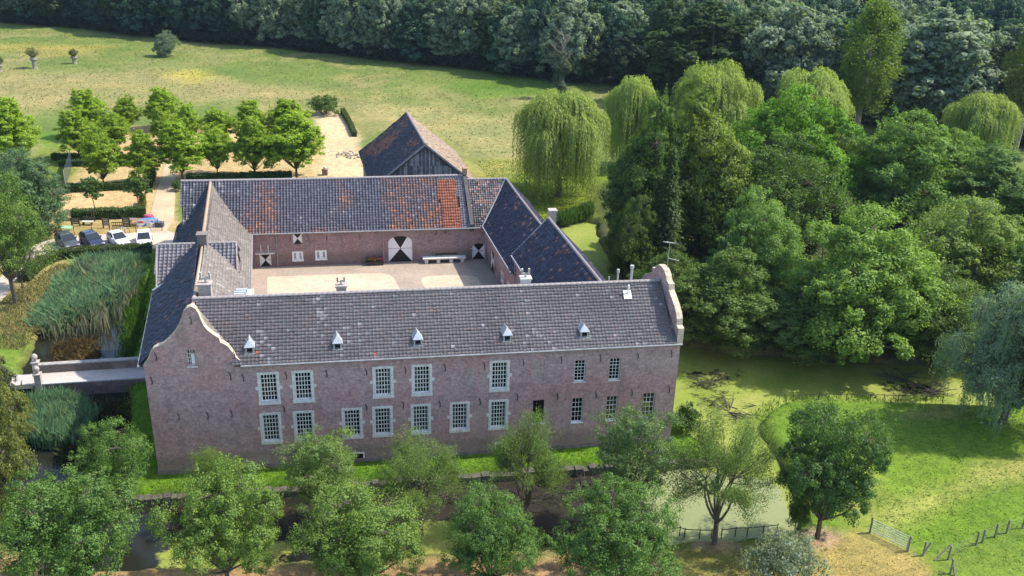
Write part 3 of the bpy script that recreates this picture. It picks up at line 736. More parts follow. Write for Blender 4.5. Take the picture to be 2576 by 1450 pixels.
gpart(0.0, gw_[0], EAVE); gpart(gw_[1], 6.62, EAVE); gpart(gw_[0], gw_[1], gw_[3])
for za, zb_, xa, xb in ((EAVE, gw_[3], gw_[0], gw_[0]), (EAVE, gw_[3], gw_[1], gw_[1]), (gw_[3], gw_[3], gw_[0], gw_[1])):
    wb.quad(FS.pt(xa, 0, za), FS.pt(xb, 0, zb_), FS.pt(xb, .28, zb_), FS.pt(xa, .28, za), uv=[(xa, za), (xb, zb_), (xb + .2, zb_), (xa + .2, za)])
gback = [(0, EAVE)] + gp + [(6.62, EAVE)]
wb.add([FS.pt(a, .42, z) for a, z in gback], [tuple(reversed(range(len(gback))))], uv=gback)
# plinth course
wb.build("wall", M_BRICK, house)
pb = MB(); bar(pb, FS, -.06, HU + .06, -0.6, .32, -.07, -.004); bar(pb, Frame(L(HU, 0), EV, -NU), 0, HD, -.6, .32, -.07, -.004); bar(pb, FWS, 0, 13.5, -.6, .32, -.07, -.004)
pb.build("plinth", plain("plinth_stone", (0.20, 0.16, 0.15), 0.95, 0, .4, 2), house)
for a0, a1, z0, z1 in infill:
    ib = MB(); c = [(a0, z0), (a1, z0), (a1, z1), (a0, z1)]; ib.quad(*[FS.pt(a, .035, z) for a, z in c], uv=c)
    ib.build("blocked_window", M_BRICKP, house)
# coping along the gable scroll
def coping(root, fr, prof, d0, d1, th=.10, mat=M_SAND_STONE):
    mb = MB(); n = len(prof)
    up = []
    for i in range(n):
        p0 = np.array(prof[max(0, i - 1)]); p1 = np.array(prof[min(n - 1, i + 1)]); t = p1 - p0; t = t / max(np.linalg.norm(t), 1e-6)
        nrm = np.array([-t[1], t[0]]); nrm = nrm if nrm[1] > -0.2 else -nrm
        up.append(np.array(prof[i]) + nrm * th)
    for i in range(n - 1):
        a, b = prof[i], prof[i + 1]; c, e = up[i], up[i + 1]
        v = [fr.pt(a[0], d0, a[1]), fr.pt(b[0], d0, b[1]), fr.pt(b[0], d1, b[1]), fr.pt(a[0], d1, a[1]),
             fr.pt(c[0], d0, c[1]), fr.pt(e[0], d0, e[1]), fr.pt(e[0], d1, e[1]), fr.pt(c[0], d1, c[1])]
        mb.add(v, [(0, 3, 2, 1), (4, 5, 6, 7), (0, 1, 5, 4), (1, 2, 6, 5), (2, 3, 7, 6), (3, 0, 4, 7)])
    mb.build("coping", mat, root)
coping(house, FS, gp, -.03, .44, .045)
# end gable parapet, right-hand side
ep = [(-.12, 8.9), (-.12, 10.15), (.28, 10.22), (.32, 10.75), (.6, 11.15), (1.1, 11.55), (1.9, 12.0), (2.35, 12.25), (2.4, 12.7), (2.9, 12.8), (3.1, 13.1), (3.55, 13.4), (4.1, 13.46)]
full = ep + [(HD - a, z) for a, z in reversed(ep)]
eb = MB(); FP = Frame(L(HU - .34, 0), EV, NU)
pts0 = [FP.pt(a, 0, z) for a, z in full]; pts1 = [FP.pt(a, .37, z) for a, z in full]
eb.add(pts0, [tuple(reversed(range(len(full))))], uv=full); eb.add(pts1, [tuple(range(len(full)))], uv=full)
eb.build("gable_parapet", M_BRICK, house)
coping(house, FP, full, -.05, .43, .08)
for a in (0.06, HD - .06):
    kn = MB(); kn.box(FP.pt(a - .22, -.08, 10.02), .40 * EV, .52 * NU, [0, 0, .16]); kn.build("kneeler_stone", M_SAND_STONE, house)
# roof
RZ = 12.32
o_ = 0.28; sl = (RZ - EAVE) / 4.0
e_a, e_b = L(6.2, -o_, EAVE - o_ * sl + .12), L(HU - .42, -o_, EAVE - o_ * sl + .12); r_a, r_b = L(3.4, 4.05, RZ), L(HU - .42, 4.05, RZ)
roof_plane(house, [e_a, e_b, r_b, r_a], e_a, e_b, col_grey, .27, .27, .022, lip=.06)
b_a, b_b = L(3.4, HD + o_, EAVE - .1), L(HU - .42, HD + o_, EAVE - .1)
roof_plane(house, [b_b, b_a, r_a, r_b], b_b, b_a, col_grey, .24, .3, .042)
ridge_caps(house, r_a + UP * .06, r_b + UP * .06, .15, .42)
gutter(house, L(6.6, -o_ - .06, EAVE - .16), L(HU, -o_ - .06, EAVE - .16), .08)
# left block roof (scrolled gable in front)
WZ = 12.15
wl_, wr_ = L(-.32, .4, EAVE + .05), L(6.75, .4, EAVE + .05)
wl2, wr2 = L(-.55, 13.2, EAVE + .0), L(6.75, 13.2, EAVE + .05)
k0, k1 = L(3.42, .4, WZ), L(3.42, 16.8, WZ - .55)
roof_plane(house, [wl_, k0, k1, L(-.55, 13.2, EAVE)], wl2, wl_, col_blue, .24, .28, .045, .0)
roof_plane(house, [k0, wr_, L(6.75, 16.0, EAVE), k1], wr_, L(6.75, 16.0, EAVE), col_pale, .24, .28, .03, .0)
ridge_caps(house, k0 + UP * .05, k1 + UP * .05, .14, .4, plain("pale_ridge", (0.46, 0.36, 0.28), .9, 0, .3, 4))
zb = MB(); zb.tube([L(-.6, 13.25, EAVE + .1), L(.9, 13.35, EAVE + 1.0)], .09, 6); zb.build("verge_flashing", M_ZINC, house)
gutter(house, L(-.4, .1, EAVE - .08), L(-.62, 13.2, EAVE - .12), .09)
# windows
cur = [0, 8, 3, 1, 8, 3, 4, 1, 3, 3 | 8, 3 | 8, 3]
extra = MB()
for i, b in enumerate(bigs):
    if i in (0, 1, 2, 3, 5, 6, 7, 8, 9, 10): window(house, FS, *b, 5, 6, .17, curtains=cur[i])
    else: window(house, FS, *b, 5, 6, .17, joined=extra, curtains=cur[i])
for i, b in enumerate(narrow):
    window(house, FS, *b, 3, 6 if i < 3 else 5, 0.0, sash=(M_WOODD if i == 2 else M_SASH) if i < 3 else M_WHITE, joined=extra, mat_s=M_WHITE if i > 1 else M_STONE, thin=.03, curtains=0)
gwin = window(house, FS, gw_[0], gw_[1], gw_[2], gw_[3], 4, 4, 0.0, sash=M_STONE, joined=extra)
sh = MB(); bar(sh, FS, gw_[0] + (gw_[1] - gw_[0]) * .45, gw_[1] - .08, gw_[2] + .06, gw_[2] + (gw_[3] - gw_[2]) * .70, .135, .15); sh.build("white_blind", M_WHITE, gwin)
tag(extra.build("window_panes", M_GLASS, house), kind="stuff")
for a0, a1, z0, z1 in vents:
    vb = MB(); s = .12
    bar(vb, FS, a0 - s, a1 + s, z1, z1 + s, -.04, .1); bar(vb, FS, a0 - s, a1 + s, z0 - s, z0, -.04, .1)
    bar(vb, FS, a0 - s, a0, z0, z1, -.037, .1); bar(vb, FS, a1, a1 + s, z0, z1, -.037, .1)
    vo = vb.build("cellar_vent", M_STONE, house); db = MB(); bar(db, FS, a0, a1, z0, z1, .22, .25); db.build("dark_opening", M_DARK, vo)
for x, y in ((382, 957), (580, 947), (612, 950), (720, 945), (822, 940), (922, 935), (1020, 931), (1120, 925), (1219, 921), (1317, 912), (1413, 906), (1511, 900), (1605, 895), (1690, 890), (450, 1048), (523, 1045), (583, 1040), (715, 1028), (922, 1024), (1015, 1018), (1107, 1016), (1208, 1010), (1302, 998), (1403, 997), (1500, 993), (1590, 988), (1684, 980), (393, 897), (481, 806), (590, 893)):
    a, z = atv(x, y, 0); anchor(house, FS, a, z, .62)
# small zinc dormers
def dormer(x, y):
    a, z = atv(x, y, .55); z0 = EAVE + .55 * sl + .05
    w, h = .60, .50; d0 = .45
    D = lambda aa, d, zz: L(aa, d, zz)
    rz_ = lambda d: EAVE + d * sl + .08
    zt = rz_(d0) + h; mb = MB()
    # cheeks, front frame
    for sx in (-1, 1):
        mb.add([D(a + sx * w / 2, d0, rz_(d0) - .1), D(a + sx * w / 2, d0, zt), D(a + sx * w / 2, d0 + h / sl, zt)], [(0, 1, 2)])
        mb.box(D(a + sx * (w / 2 - .05) - .05, d0 - .02, rz_(d0) - .05), .10 * EU, .06 * NV, UP * (h + .05))
    mb.box(D(a - w / 2, d0 - .02, zt - .09), w * EU, .06 * NV, UP * .09); mb.box(D(a - w / 2 - .08, d0 - .14, rz_(d0) - .07), (w + .16) * EU, .2 * NV, UP * .08)
    o = mb.build("dormer", M_ZINC, house)
    rb = MB(); pk = D(a, d0 + .25, zt + .5)
    zr = D(a, d0 + (h + .45) / sl, zt + .45)
    c = [D(a - w / 2 - .09, d0 - .1, zt - .02), D(a + w / 2 + .09, d0 - .1, zt - .02), D(a + w / 2 + .09, d0 + h / sl + .1, zt + .02), D(a - w / 2 - .09, d0 + h / sl + .1, zt + .02)]
    rb.add(c + [pk, zr], [(0, 1, 4), (1, 2, 5, 4), (3, 0, 4, 5)]); rb.add([q - UP * .04 for q in c], [(3, 2, 1, 0)])
    rb.build("dormer_roof", M_ZINC, o)
    kb = MB(); kb.box(D(a - w / 2 + .06, d0 + .06, rz_(d0) - .02), (w - .12) * EU, .04 * NV, UP * (h - .05)); kb.build("dark_opening", M_DARK, o)
for x, y in ((630, 902), (850, 891), (1051, 883), (1275, 870), (1468, 859)): dormer(x, y)
# chimneys, pipes and aerial along the ridge
def chimney(u, v, z0, z1, w, d, mat, cap=True, label=None):
    mb = MB(); mb.box(L(u - w / 2, v - d / 2, z0), w * EU, d * NV, UP * (z1 - z0)); 
    if cap: mb.box(L(u - w / 2 - .08, v - d / 2 - .08, z1), (w + .16) * EU, (d + .16) * NV, UP * .12)
    o = mb.build("chimney", mat, house)
    return o
M_CHIM = plain("chimney_render", (0.40, 0.34, 0.31), .9, 0, .25, 4)
def cowl(par, u, v, z, s=.5):
    mb = MB(); mb.box(L(u - s * .55, v - .06, z + s * .45), s * 1.1 * EU, .12 * NV, UP * s * .16); mb.box(L(u - .07, v - .07, z), .14 * EU, .14 * NV, UP * s * .5)
    for sx in (-1, 1): mb.box(L(u + sx * s * .45 - .07, v - .12, z + s * .42), .14 * EU, .24 * NV, UP * s * .75)
    mb.build("chimney_cowl", plain("stone_cowl", (0.42, 0.40, 0.36), .85, 0, .3, 5), par)
c = chimney(14.15, 4.7, RZ - .5, RZ + .3, .75, .5, M_CHIM); cowl(c, 14.15, 4.7, RZ + .42, .55)
c = chimney(4.2, 5.6, RZ - 1.5, RZ + .5, .9, .7, M_CHIM); cowl(c, 4.3, 5.6, RZ + .62, .7)
c = chimney(28.25, 4.7, RZ - .6, RZ + .35, .75, .6, plain("white_render", (0.62, 0.60, 0.58), .8, 0, .1, 4)); cowl(c, 28.25, 4.7, RZ + .47, .6)
c = chimney(3.45, 16.6, WZ - 1.5, WZ + .55, .75, .75, M_BRICKD)
for u, h, r in ((34.8, .45, .05), (35.5, .85, .07), (36.6, 1.15, .10)):
    mb = MB(); b = L(u, 4.25, RZ - .2); mb.tube([b, b + UP * (h + .2)], r, 8)
    if r > .06: mb.tube([b + UP * (h + .1), b + UP * (h + .38)], r * 1.55, 8)
    mb.build("vent_pipe", M_ZINC, house)
mb = MB(); p = L(36.0, 3.1, EAVE + 3.1 * sl + .15); t = np.array([0, 0, 1.0])
mb.tube([p, p + UP * .75], .07, 8); q = L(35.6, 2.75, EAVE + 2.75 * sl + .16)
mb.box(q, .62 * EU, .55 * (NV + UP * sl), np.array([0, 0, .03])); mb.build("vent_pipe", M_WHITE, house)
mb = MB(); b = L(HU - .2, 3.4, 13.5); mb.tube([b, b + UP * 2.2], .02, 5); mb.tube([b + UP * 2.15 - .25 * EU + .5 * NV, b + UP * 2.45 + .2 * EU - .6 * NV], .025, 5); mb.tube([b + UP * 1.0, b + UP * .75 + .9 * EU], .016, 5)
for k in range(5): q = b + UP * (2.2 + .05 * k) + (-.2 + .1 * k) * EU + (.45 - .22 * k) * NV; mb.tube([q - .2 * EU, q + .2 * EU], .008, 4)
mb.build("aerial", M_GALV, house)
# flat roof pocket with rooflights behind the left block
mb = MB(); mb.box(L(5.6, 8.4, EAVE + .1), 1.9 * EU, 3.6 * EV, UP * .35); fo = mb.build("flat_roof", plain("white_roofing", (0.66, 0.66, 0.66), .7, 0, .1, 3), house)
for k in range(3):
    mb = MB(); mb.box(L(5.9 + .1 * k, 10.9 + .45 * k - .6, EAVE + .45), .9 * EU, .35 * EV, UP * .3); mb.build("rooflight", M_ZINC, fo)

# ------------------------------------------------------------------ gatehouse
gate = thing("gatehouse", "gatehouse cross roof of chequered glazed tiles beside the entrance bridge", "building", L(3, 18))
G0, G1, GV0, GV1, GVR = -.45, 6.15, 13.4, 22.6, 18.0
gb = MB(); GE = 7.9; GR = 11.35
wall(gb, Frame(L(G0 + .15, GV0), EV, NU), 0, GV1 - GV0, 0, GE, [(3.0, 5.6, 0, 3.2)])
wall(gb, Frame(L(G1 - .1, GV0), EV, -NU), 0, GV1 - GV0, 0, GE)
wall(gb, Frame(L(G0 + .15, GV0 + .1), EU, NV), 0, 6.4, 0, GE); wall(gb, Frame(L(G0 + .15, GV1 - .1), EU, -NV), 0, 6.4, 0, GE)
for uu in (G0 + .15, G1 - .1):
    pr = [(0, GE), (GV1 - GV0, GE), ((GV1 - GV0) / 2, GR - .05)]; fr = Frame(L(uu, GV0), EV, NU); gable(gb, fr, pr)
gb.build("wall", M_BRICKD, gate)
ra, rb_ = L(G0, GVR, GR), L(G1, GVR, GR)
ea, eb_ = L(G0, GV0 - .2, GE - .1), L(G1, GV0 - .2, GE - .1); na, nb = L(G0, GV1 + .2, GE - .1), L(G1, GV1 + .2, GE - .1)
roof_plane(gate, [ea, eb_, rb_, ra], ea, eb_, col_check, .34, .34, .085, name="roof_tiles")
roof_plane(gate, [nb, na, ra, rb_], nb, na, col_check, .34, .34, .085)
ridge_caps(gate, ra + UP * .05, rb_ + UP * .05, .12, .4)
vb = MB(); vb.prism([L(G0 - .06, GV0 - .2, GE - .12), L(G0 - .06, GVR, GR - .02), L(G0 - .06, GVR, GR + .12), L(G0 - .06, GV0 - .2, GE + .02)], .14 * EU)
vb.prism([L(G1 - .06, GV0 - .2, GE - .12), L(G1 - .06, GVR, GR - .02), L(G1 - .06, GVR, GR + .12), L(G1 - .06, GV0 - .2, GE + .02)], .14 * EU); vb.build("verge_board", M_RIDGE, gate)
# lean-to strip on the yard side
lb = MB(); lb.prism([L(6.06, 12, 5.0), L(6.75, 12, 4.1), L(6.75, 12, 3.95), L(6.06, 12, 4.8)], 11 * EV); lb.build("lean_to_roof", M_RIDGE, gate)
wb2 = MB(); wall(wb2, Frame(L(6.5, 12), EV, -NU), 0, 11, 0, 4.1); wb2.build("yard_wall", M_BRICK, gate)

# ------------------------------------------------------------------ left stable wing behind the gatehouse
wing = thing("stable_wing", "steep roofed wing between gatehouse and long barn, one slope dark, one pale", "building", L(3, 33))
wb3 = MB(); wall(wb3, Frame(L(-1.2, 22.5), EV, NU), 0, 21, 0, 4.2); wall(wb3, Frame(L(6.45, 22.5), EV, -NU), 0, 17.6, 0, 4.1, [(3, 4.2, 0, 2.2), (8, 9.1, 1, 2.0), (12, 13.1, 1, 2)]); wb3.build("wall", M_BRICKB, wing)
ra, rb_ = L(2.68, 21.5, 8.72), L(2.62, 44.5, 8.62)
we, we2 = L(-1.6, 21.5, 3.9), L(-1.35, 43.2, 3.9); ee, ee2 = L(6.72, 21.5, 3.95), L(6.72, 40.6, 3.95)
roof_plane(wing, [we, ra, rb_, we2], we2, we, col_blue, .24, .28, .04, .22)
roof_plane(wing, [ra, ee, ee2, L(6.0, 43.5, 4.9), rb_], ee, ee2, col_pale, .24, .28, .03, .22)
ridge_caps(wing, ra + UP * .05, rb_ + UP * .05, .15, .4, plain("orange_ridge", (0.44, 0.30, 0.21), .9, 0, .3, 4))
gutter(wing, ee + UP * .02 + .08 * EU, ee2 + .08 * EU, .09)

# ------------------------------------------------------------------ long barn across the back of the yard
barn = thing("long_barn", "long brick barn across the back of the courtyard with black and white doors", "building", L(15, 44))
NVV = 40.0; FN = Frame(L(0, NVV), EU, NV); NE = 4.15; NR = 8.78
def on(b): return ob(b, NVV)
d_sq = on((652, 640, 684, 675)); d_sq = (d_sq[0], d_sq[1], 0.0, d_sq[3])
hatch = on((736, 588, 761, 615)); w1 = on((735, 634, 763, 656)); w2 = on((793, 631, 822, 653))
arch = on((976, 592, 1038, 662)); arch = (arch[0], arch[1], 0.0, 3.2)
sarch = on((1188, 613, 1220, 655)); sarch = (sarch[0], sarch[1], 0.0, sarch[3])
bb = MB(); hs = hatch; hatch = (hs[0], hs[1], hs[2], min(hs[3], NE - .08))
def arch_prof(a0, a1, z1, rise, n=10):
    am = (a0 + a1) / 2; w = (a1 - a0) / 2; return [(am - w * math.cos(math.pi * k / n), z1 - rise + rise * math.sin(math.pi * k / n)) for k in range(n + 1)]
wall(bb, FN, -.3, 36.5, 0, NE, [d_sq, hatch, w1, w2, (arch[0], arch[1], 0, arch[3]), (sarch[0], sarch[1], 0, sarch[3])])
for ar, rise in ((arch, .75), (sarch, .55)):       # brick spandrels above the arched heads
    pr = arch_prof(ar[0], ar[1], ar[3], rise)
    for sgn, side in ((0, pr[:6]), (1, pr[5:])):
        c = (ar[0], ar[3]) if sgn == 0 else (ar[1], ar[3]); poly = ([c] + side[::-1]) if sgn == 0 else ([c] + side[::-1])
        bb.add([FN.pt(a, 0.002, z) for a, z in poly], [tuple(range(len(poly)))], uv=poly)
wall(bb, Frame(L(-.3, NVV), EV, NU), 0, 9, 0, NE); wall(bb, Frame(L(-.3, NVV + 9), EU, -NV), 0, 36.8, 0, NE)
gable(bb, Frame(L(-.3, NVV), EV, NU), [(0, NE), (9, NE), (4.5, NR - .1)])
bb.build("wall", M_BRICKB, barn)
def hourglass(root, fr, a0, a1, z0, z1, top, name, dep=.10, rail=True):
    """white door with two black triangles; top = outline of the head from right to left or None"""
    am = (a0 + a1) / 2; zm = z0 + (z1 - z0) * .52
    mb = MB(); outline = [(a0, z0), (a1, z0)] + (top if top else [(a1, z1), (a0, z1)])
    mb.prism([fr.pt(a, dep, z) for a, z in outline], .05 * fr.ny); o = mb.build(name, M_WHITE, root)
    tb = MB(); g = .03
    tb.prism([fr.pt(a, dep - .012, z) for a, z in ((a0 + g, z0 + .02), (a1 - g, z0 + .02), (am, zm - .02))], .01 * fr.ny)
    if top:
        ki = [p for p in top if abs(p[0] - am) < (a1 - a0) * .40]
        up_ = [(am, zm + .02)] + ki
    else: up_ = [(am, zm + .02), (a1 - g, z1 - .02), (a0 + g, z1 - .02)]
    tb.prism([fr.pt(a, dep - .012, z) for a, z in up_], .01 * fr.ny); tb.build("black_triangle", M_BLACK, o)
    if rail: rb = MB(); bar(rb, fr, a0, a1, zm - .02, zm + .02, dep - .006, dep - .001); rb.build("door_joint", M_POST, o)
    return o
hourglass(barn, FN, *d_sq, None, "door"); hourglass(barn, FN, *hatch, None, "hatch", rail=False)
hourglass(barn, FN, arch[0], arch[1], 0.02, arch[3], [p for p in reversed(arch_prof(arch[0] + .01, arch[1] - .01, arch[3] - .01, .75))], "door")
hourglass(barn, FN, sarch[0], sarch[1], 0.02, sarch[3], [p for p in reversed(arch_prof(sarch[0] + .01, sarch[1] - .01, sarch[3] - .01, .55))], "door")
for w in (w1, w2):
    am = (w[0] + w[1]) / 2
    wo = window(barn, FN, w[0], am - .02, w[2], w[3], 2, 2, .16, sash=M_WHITE, ears=False, mat_s=M_WHITE); 
    wo = window(barn, FN, am + .02, w[1], w[2], w[3], 2, 2, .16, sash=M_WHITE, ears=False, mat_s=M_WHITE)
sb = MB(); bar(sb, FN, d_sq[0] - .4, d_sq[1] + .45, d_sq[3] + .05, d_sq[3] + .16, -.3, -.004)
for k in range(14): bar(sb, FN, d_sq[0] - .3 + k * .16, d_sq[0] - .27 + k * .16, d_sq[3] + .16, d_sq[3] + .45 + .15 * (k % 3 == 1), -.2, -.17)
for k in (3, 8): bar(sb, FN, d_sq[0] - .3 + k * .16, d_sq[0] - .2 + k * .16, d_sq[3] + .16, d_sq[3] + 1.1, -.16, -.1)
sb.build("spiked_door_hood", M_STONE, barn)
hb = MB(); bar(hb, FN, sarch[0] - .25, sarch[0] - .01, 1.35, 1.43, -.06, -.01); bar(hb, FN, sarch[1] + .01, sarch[1] + .3, 1.35, 1.43, -.06, -.01); hb.build("door_strap", M_STONE, barn)
rbm = MB(); a0, z0 = atv(1072, 640, NVV); a1, z1 = atv(1150, 636, NVV); bar(rbm, FN, a0 + 1.0, a1, z0 - .05, z0 + .05, -.08, -.01); rbm.build("wall_rail", M_IRON, barn)
for x, y in ((730, 600), (775, 600), (822, 600), (905, 596), (1097, 585), (1120, 583)):
    a, z = atv(x, y, NVV); anchor(barn, FN, a, z, .7, 'I')
FIRE = 30.95
ea, eb_ = L(-.5, NVV - .3, NE - .1), L(FIRE, NVV - .3, NE - .1); ra, rb_ = L(-.5, 44.5, NR), L(FIRE, 44.5, NR + .02)
na, nb = L(-.5, 49.3, NE - .1), L(FIRE, 49.3, NE - .1)
S_ = np.linalg.norm(eb_ - ea)
f0, f1 = .903, .972                                     # strip relaid with new orange tiles
def lerp(a, b, q): return a + (b - a) * q
roof_plane(barn, [ea, lerp(ea, eb_, f0), lerp(ra, rb_, f0), ra], ea, lerp(ea, eb_, f0), col_red_dark, .34, .32, .115, lip=.014)
roof_plane(barn, [lerp(ea, eb_, f0), lerp(ea, eb_, f1), lerp(lerp(ea, eb_, f1), lerp(ra, rb_, f1), .93), lerp(lerp(ea, eb_, f0), lerp(ra, rb_, f0), .93)], lerp(ea, eb_, f0), lerp(ea, eb_, f1), col_new_orange, .27, .36, .045)
roof_plane(barn, [lerp(lerp(ea, eb_, f0), lerp(ra, rb_, f0), .93), lerp(lerp(ea, eb_, f1), lerp(ra, rb_, f1), .93), lerp(ra, rb_, f1), lerp(ra, rb_, f0)], lerp(lerp(ea, eb_, f0), lerp(ra, rb_, f0), .93), lerp(lerp(ea, eb_, f1), lerp(ra, rb_, f1), .93), col_check, .30, .30, .06)
roof_plane(barn, [lerp(ea, eb_, f1), eb_, rb_, lerp(ra, rb_, f1)], lerp(ea, eb_, f1), eb_, col_check, .30, .30, .06)
roof_plane(barn, [nb, na, ra, rb_], nb, na, col_red_dark, .30, .32, .06)
ridge_caps(barn, ra + UP * .06, rb_ + UP * .06, .16, .42, None, .06)
gutter(barn, ea - .1 * NV + 6.9 * EU, L(32.6, NVV - .4, NE - .1), .08)
for x in (697, 965): a, z = atv(x, 630, NVV); downpipe(barn, FN.pt(a, -.12, 0), NE - .1)
pw = MB(); FIR = Frame(L(FIRE, 39.7), EV, NU)          # fire wall standing above the roof
pr = [(-.1, NE - .5), (-.1, NE + .35), (4.8, NR + .42), (9.6, NE + .35), (9.6, NE - .5)]
pw.prism([FIR.pt(a, 0, z) for a, z in pr], .42 * NU); pw.build("fire_wall", plain("fire_wall_render", (0.10, 0.095, 0.10), .9, 0, .3, 3), barn)
cw = MB(); cw.box(L(FIRE + .02, 44.1, NR + .2), .42 * EU, .8 * EV, UP * .75); cw.build("chimney", plain("orange_chimney", (0.34, 0.22, 0.13), .9, 0, .3, 3), barn)
# corner roof between fire wall and right-hand wing
CR = 8.38; cu0 = FIRE + .42
ea, eb_ = L(cu0, NVV - .3, NE - .05), L(36.05, NVV - .3, NE - .05); ra, rb_ = L(cu0, 44.3, CR), L(36.05, 44.3, CR)
roof_plane(barn, [ea, eb_, rb_, ra], ea, eb_, col_mixed, .27, .30, .06)
na, nb, nc = L(cu0, 48.9, NE), L(39.9, 48.9, NE), L(36.05, 44.3, CR)
roof_plane(barn, [nb, na, ra, nc], nb, na, col_mixed, .30, .32, .06)
ridge_caps(barn, ra + UP * .04, rb_ + UP * .04, .13, .4)

# ------------------------------------------------------------------ right-hand wing
ew = thing("coach_wing", "dark roofed wing along the right side of the courtyard with a stepped-up ridge", "building", L(36, 25))
EL0, EHI = 4.35, 6.25
wb4 = MB(); FEW = Frame(L(32.75, 8), EV, NU)
wall(wb4, FEW, 0, 17.4, 0, EHI, [(2, 3.2, 1.2, 2.4), (6.3, 7.3, 1.1, 2.3), (10.5, 11.6, 1.1, 2.3)]); wall(wb4, FEW, 17.4, 32.1, 0, EL0, [(19.6, 20.7, 1.0, 2.1), (22.4, 23.5, 1.0, 2.1), (27.2, 29.0, 0, 2.6)])
wall(wb4, Frame(L(39.3, 8), EV, -NU), 0, 17.4, 0, EHI); wall(wb4, Frame(L(39.3, 25.4), EV, -NU), 0, 23, 0, EL0)
gable(wb4, Frame(L(32.75, 25.4), EU, NV), [(0, 3), (6.55, 3), (6.55, EHI), (3.27, 9.9), (0, EHI)])
wb4.build("wall", M_BRICKB, ew)
for a0, a1, z0, z1 in ((2, 3.2, 1.2, 2.4), (6.3, 7.3, 1.1, 2.3), (10.5, 11.6, 1.1, 2.3), (19.6, 20.7, 1.0, 2.1), (22.4, 23.5, 1.0, 2.1)): window(ew, FEW, a0, a1, z0, z1, 2, 3, .12, sash=M_WHITE, ears=False)
hourglass(ew, FEW, 27.2, 29.0, 0.02, 2.6, None, "door")
ra, rb_ = L(36, 7.8, 10.02), L(36, 25.75, 10.0)
roof_plane(ew, [L(32.4, 7.8, EHI - .15), ra, rb_, L(32.4, 25.75, EHI - .15)], L(32.4, 25.75, EHI - .15), L(32.4, 7.8, EHI - .15), col_blue, .30, .33, .06, lip=.075)
roof_plane(ew, [L(39.7, 7.8, EHI - .15), ra, rb_, L(39.7, 25.75, EHI - .15)], L(39.7, 7.8, EHI - .15), L(39.7, 25.75, EHI - .15), col_blue, .30, .33, .055)
ridge_caps(ew, ra + UP * .05, rb_ + UP * .05, .15, .4)
vb = MB(); vb.prism([L(32.4, 25.75, EHI - .3), L(36, 25.75, 9.85), L(36, 25.75, 10.1), L(32.4, 25.75, EHI + .0)], .14 * EV); vb.prism([L(39.7, 25.75, EHI - .3), L(36, 25.75, 9.85), L(36, 25.75, 10.1), L(39.7, 25.75, EHI + .0)], .14 * EV); vb.build("verge_board", M_LEAD, ew)
ra, rb_ = L(36, 25.4, 8.38), L(36.05, 44.3, CR)
roof_plane(ew, [L(32.4, 25.4, EL0 - .15), ra, rb_, L(32.4, 39.7, EL0 - .15)], L(32.4, 39.7, EL0 - .15), L(32.4, 25.4, EL0 - .15), col_blue, .30, .33, .06, .18, lip=.075)
roof_plane(ew, [L(39.9, 25.4, EL0 - .25), ra, rb_, L(39.9, 48.9, EL0 - .25)], L(39.9, 25.4, EL0 - .25), L(39.9, 48.9, EL0 - .25), col_blue, .30, .33, .05)
ridge_caps(ew, ra + UP * .05, rb_ + UP * .05, .13, .4, None, .1)
vm = MB(); vm.tube([L(32.3, 39.55, NE + .02), L(36.0, 44.25, CR + .05)], .09, 6); vm.build("valley_flashing", M_LEAD, ew)
gutter(ew, L(32.3, 25.6, EL0 - .12), L(32.3, 39.6, EL0 - .12), .09); gutter(ew, L(32.3, 8, EHI - .12), L(32.3, 25.7, EHI - .12), .09)
downpipe(ew, L(32.6, 25.2), EHI - .2); downpipe(ew, L(32.6, 38.8), EL0 - .2)
mb = MB(); mb.box(L(36.2, 26.2, 8.2), .7 * EU, .7 * NV, UP * 2.3); mb.box(L(36.12, 26.12, 10.5), .86 * EU, .86 * NV, UP * .12); mb.build("chimney", M_CHIM, ew)

# ------------------------------------------------------------------ timber barn behind
tb_ = thing("timber_barn", "steep-roofed timber barn with plank gable standing behind the long barn", "barn", L(28, 62))
BU0, BU1, BR, BV0, BV1, BE, BZ = 21.3, 34.9, 28.1, 54.0, 71.0, 4.4, 10.0
wbm = MB()
for (o, ex, ny, ln) in ((L(BU0 + .5, BV0 + .8), EV, NU, 15.6), (L(BU1 - .5, BV0 + .8), EV, -NU, 15.6), (L(BU0 + .5, BV1 - .6), EU, -NV, 12.6)): wall(wbm, Frame(o, ex, ny), 0, ln, 0, BE - .1)
wbm.build("wall", M_BRICK, tb_)
M_WOODS = [M_WOOD, plain("pale_planks", (0.30, 0.30, 0.32), .85, 0, .3, 2), plain("dark_planks", (0.11, 0.105, 0.115), .85, 0, .35, 2)]
FBN = Frame(L(BU0 + .5, BV0 + .45), EU, NV); ww = BU1 - BU0 - 1.0
kb = MB(); bar(kb, FBN, 0, ww, 0, BE, .06, .1); kb.prism([FBN.pt(0, .06, BE), FBN.pt(ww, .06, BE), FBN.pt(ww / 2, .06, BZ - .35)], .04 * NV); kb.build("gable_backing", M_WOODD, tb_)
npl = 52
for k in range(npl):
    a0 = ww * k / npl; a1 = ww * (k + 1) / npl - .03; am = (a0 + a1) / 2
    top = BE + (BZ - BE - .45) * (1 - abs(am - ww / 2) / (ww / 2))
    for z0, z1 in ((2.0, min(top, 7.05)), (7.1, top)):
        if z1 - z0 < .2: continue
        mb = MB(); bar(mb, FBN, a0, a1, z0, z1, -.02 - .02 * random.random() - (.03 if z0 > 5 else 0), .055); mb.build("plank", M_WOODS[(0, 1, 0, 2, 1, 0, 2)[random.randrange(7)] if abs(am - ww / 2) < ww * .3 else (0, 2, 2)[random.randrange(3)]], tb_)
ra, rb_ = L(BR, BV0, BZ), L(BR, BV1, BZ)
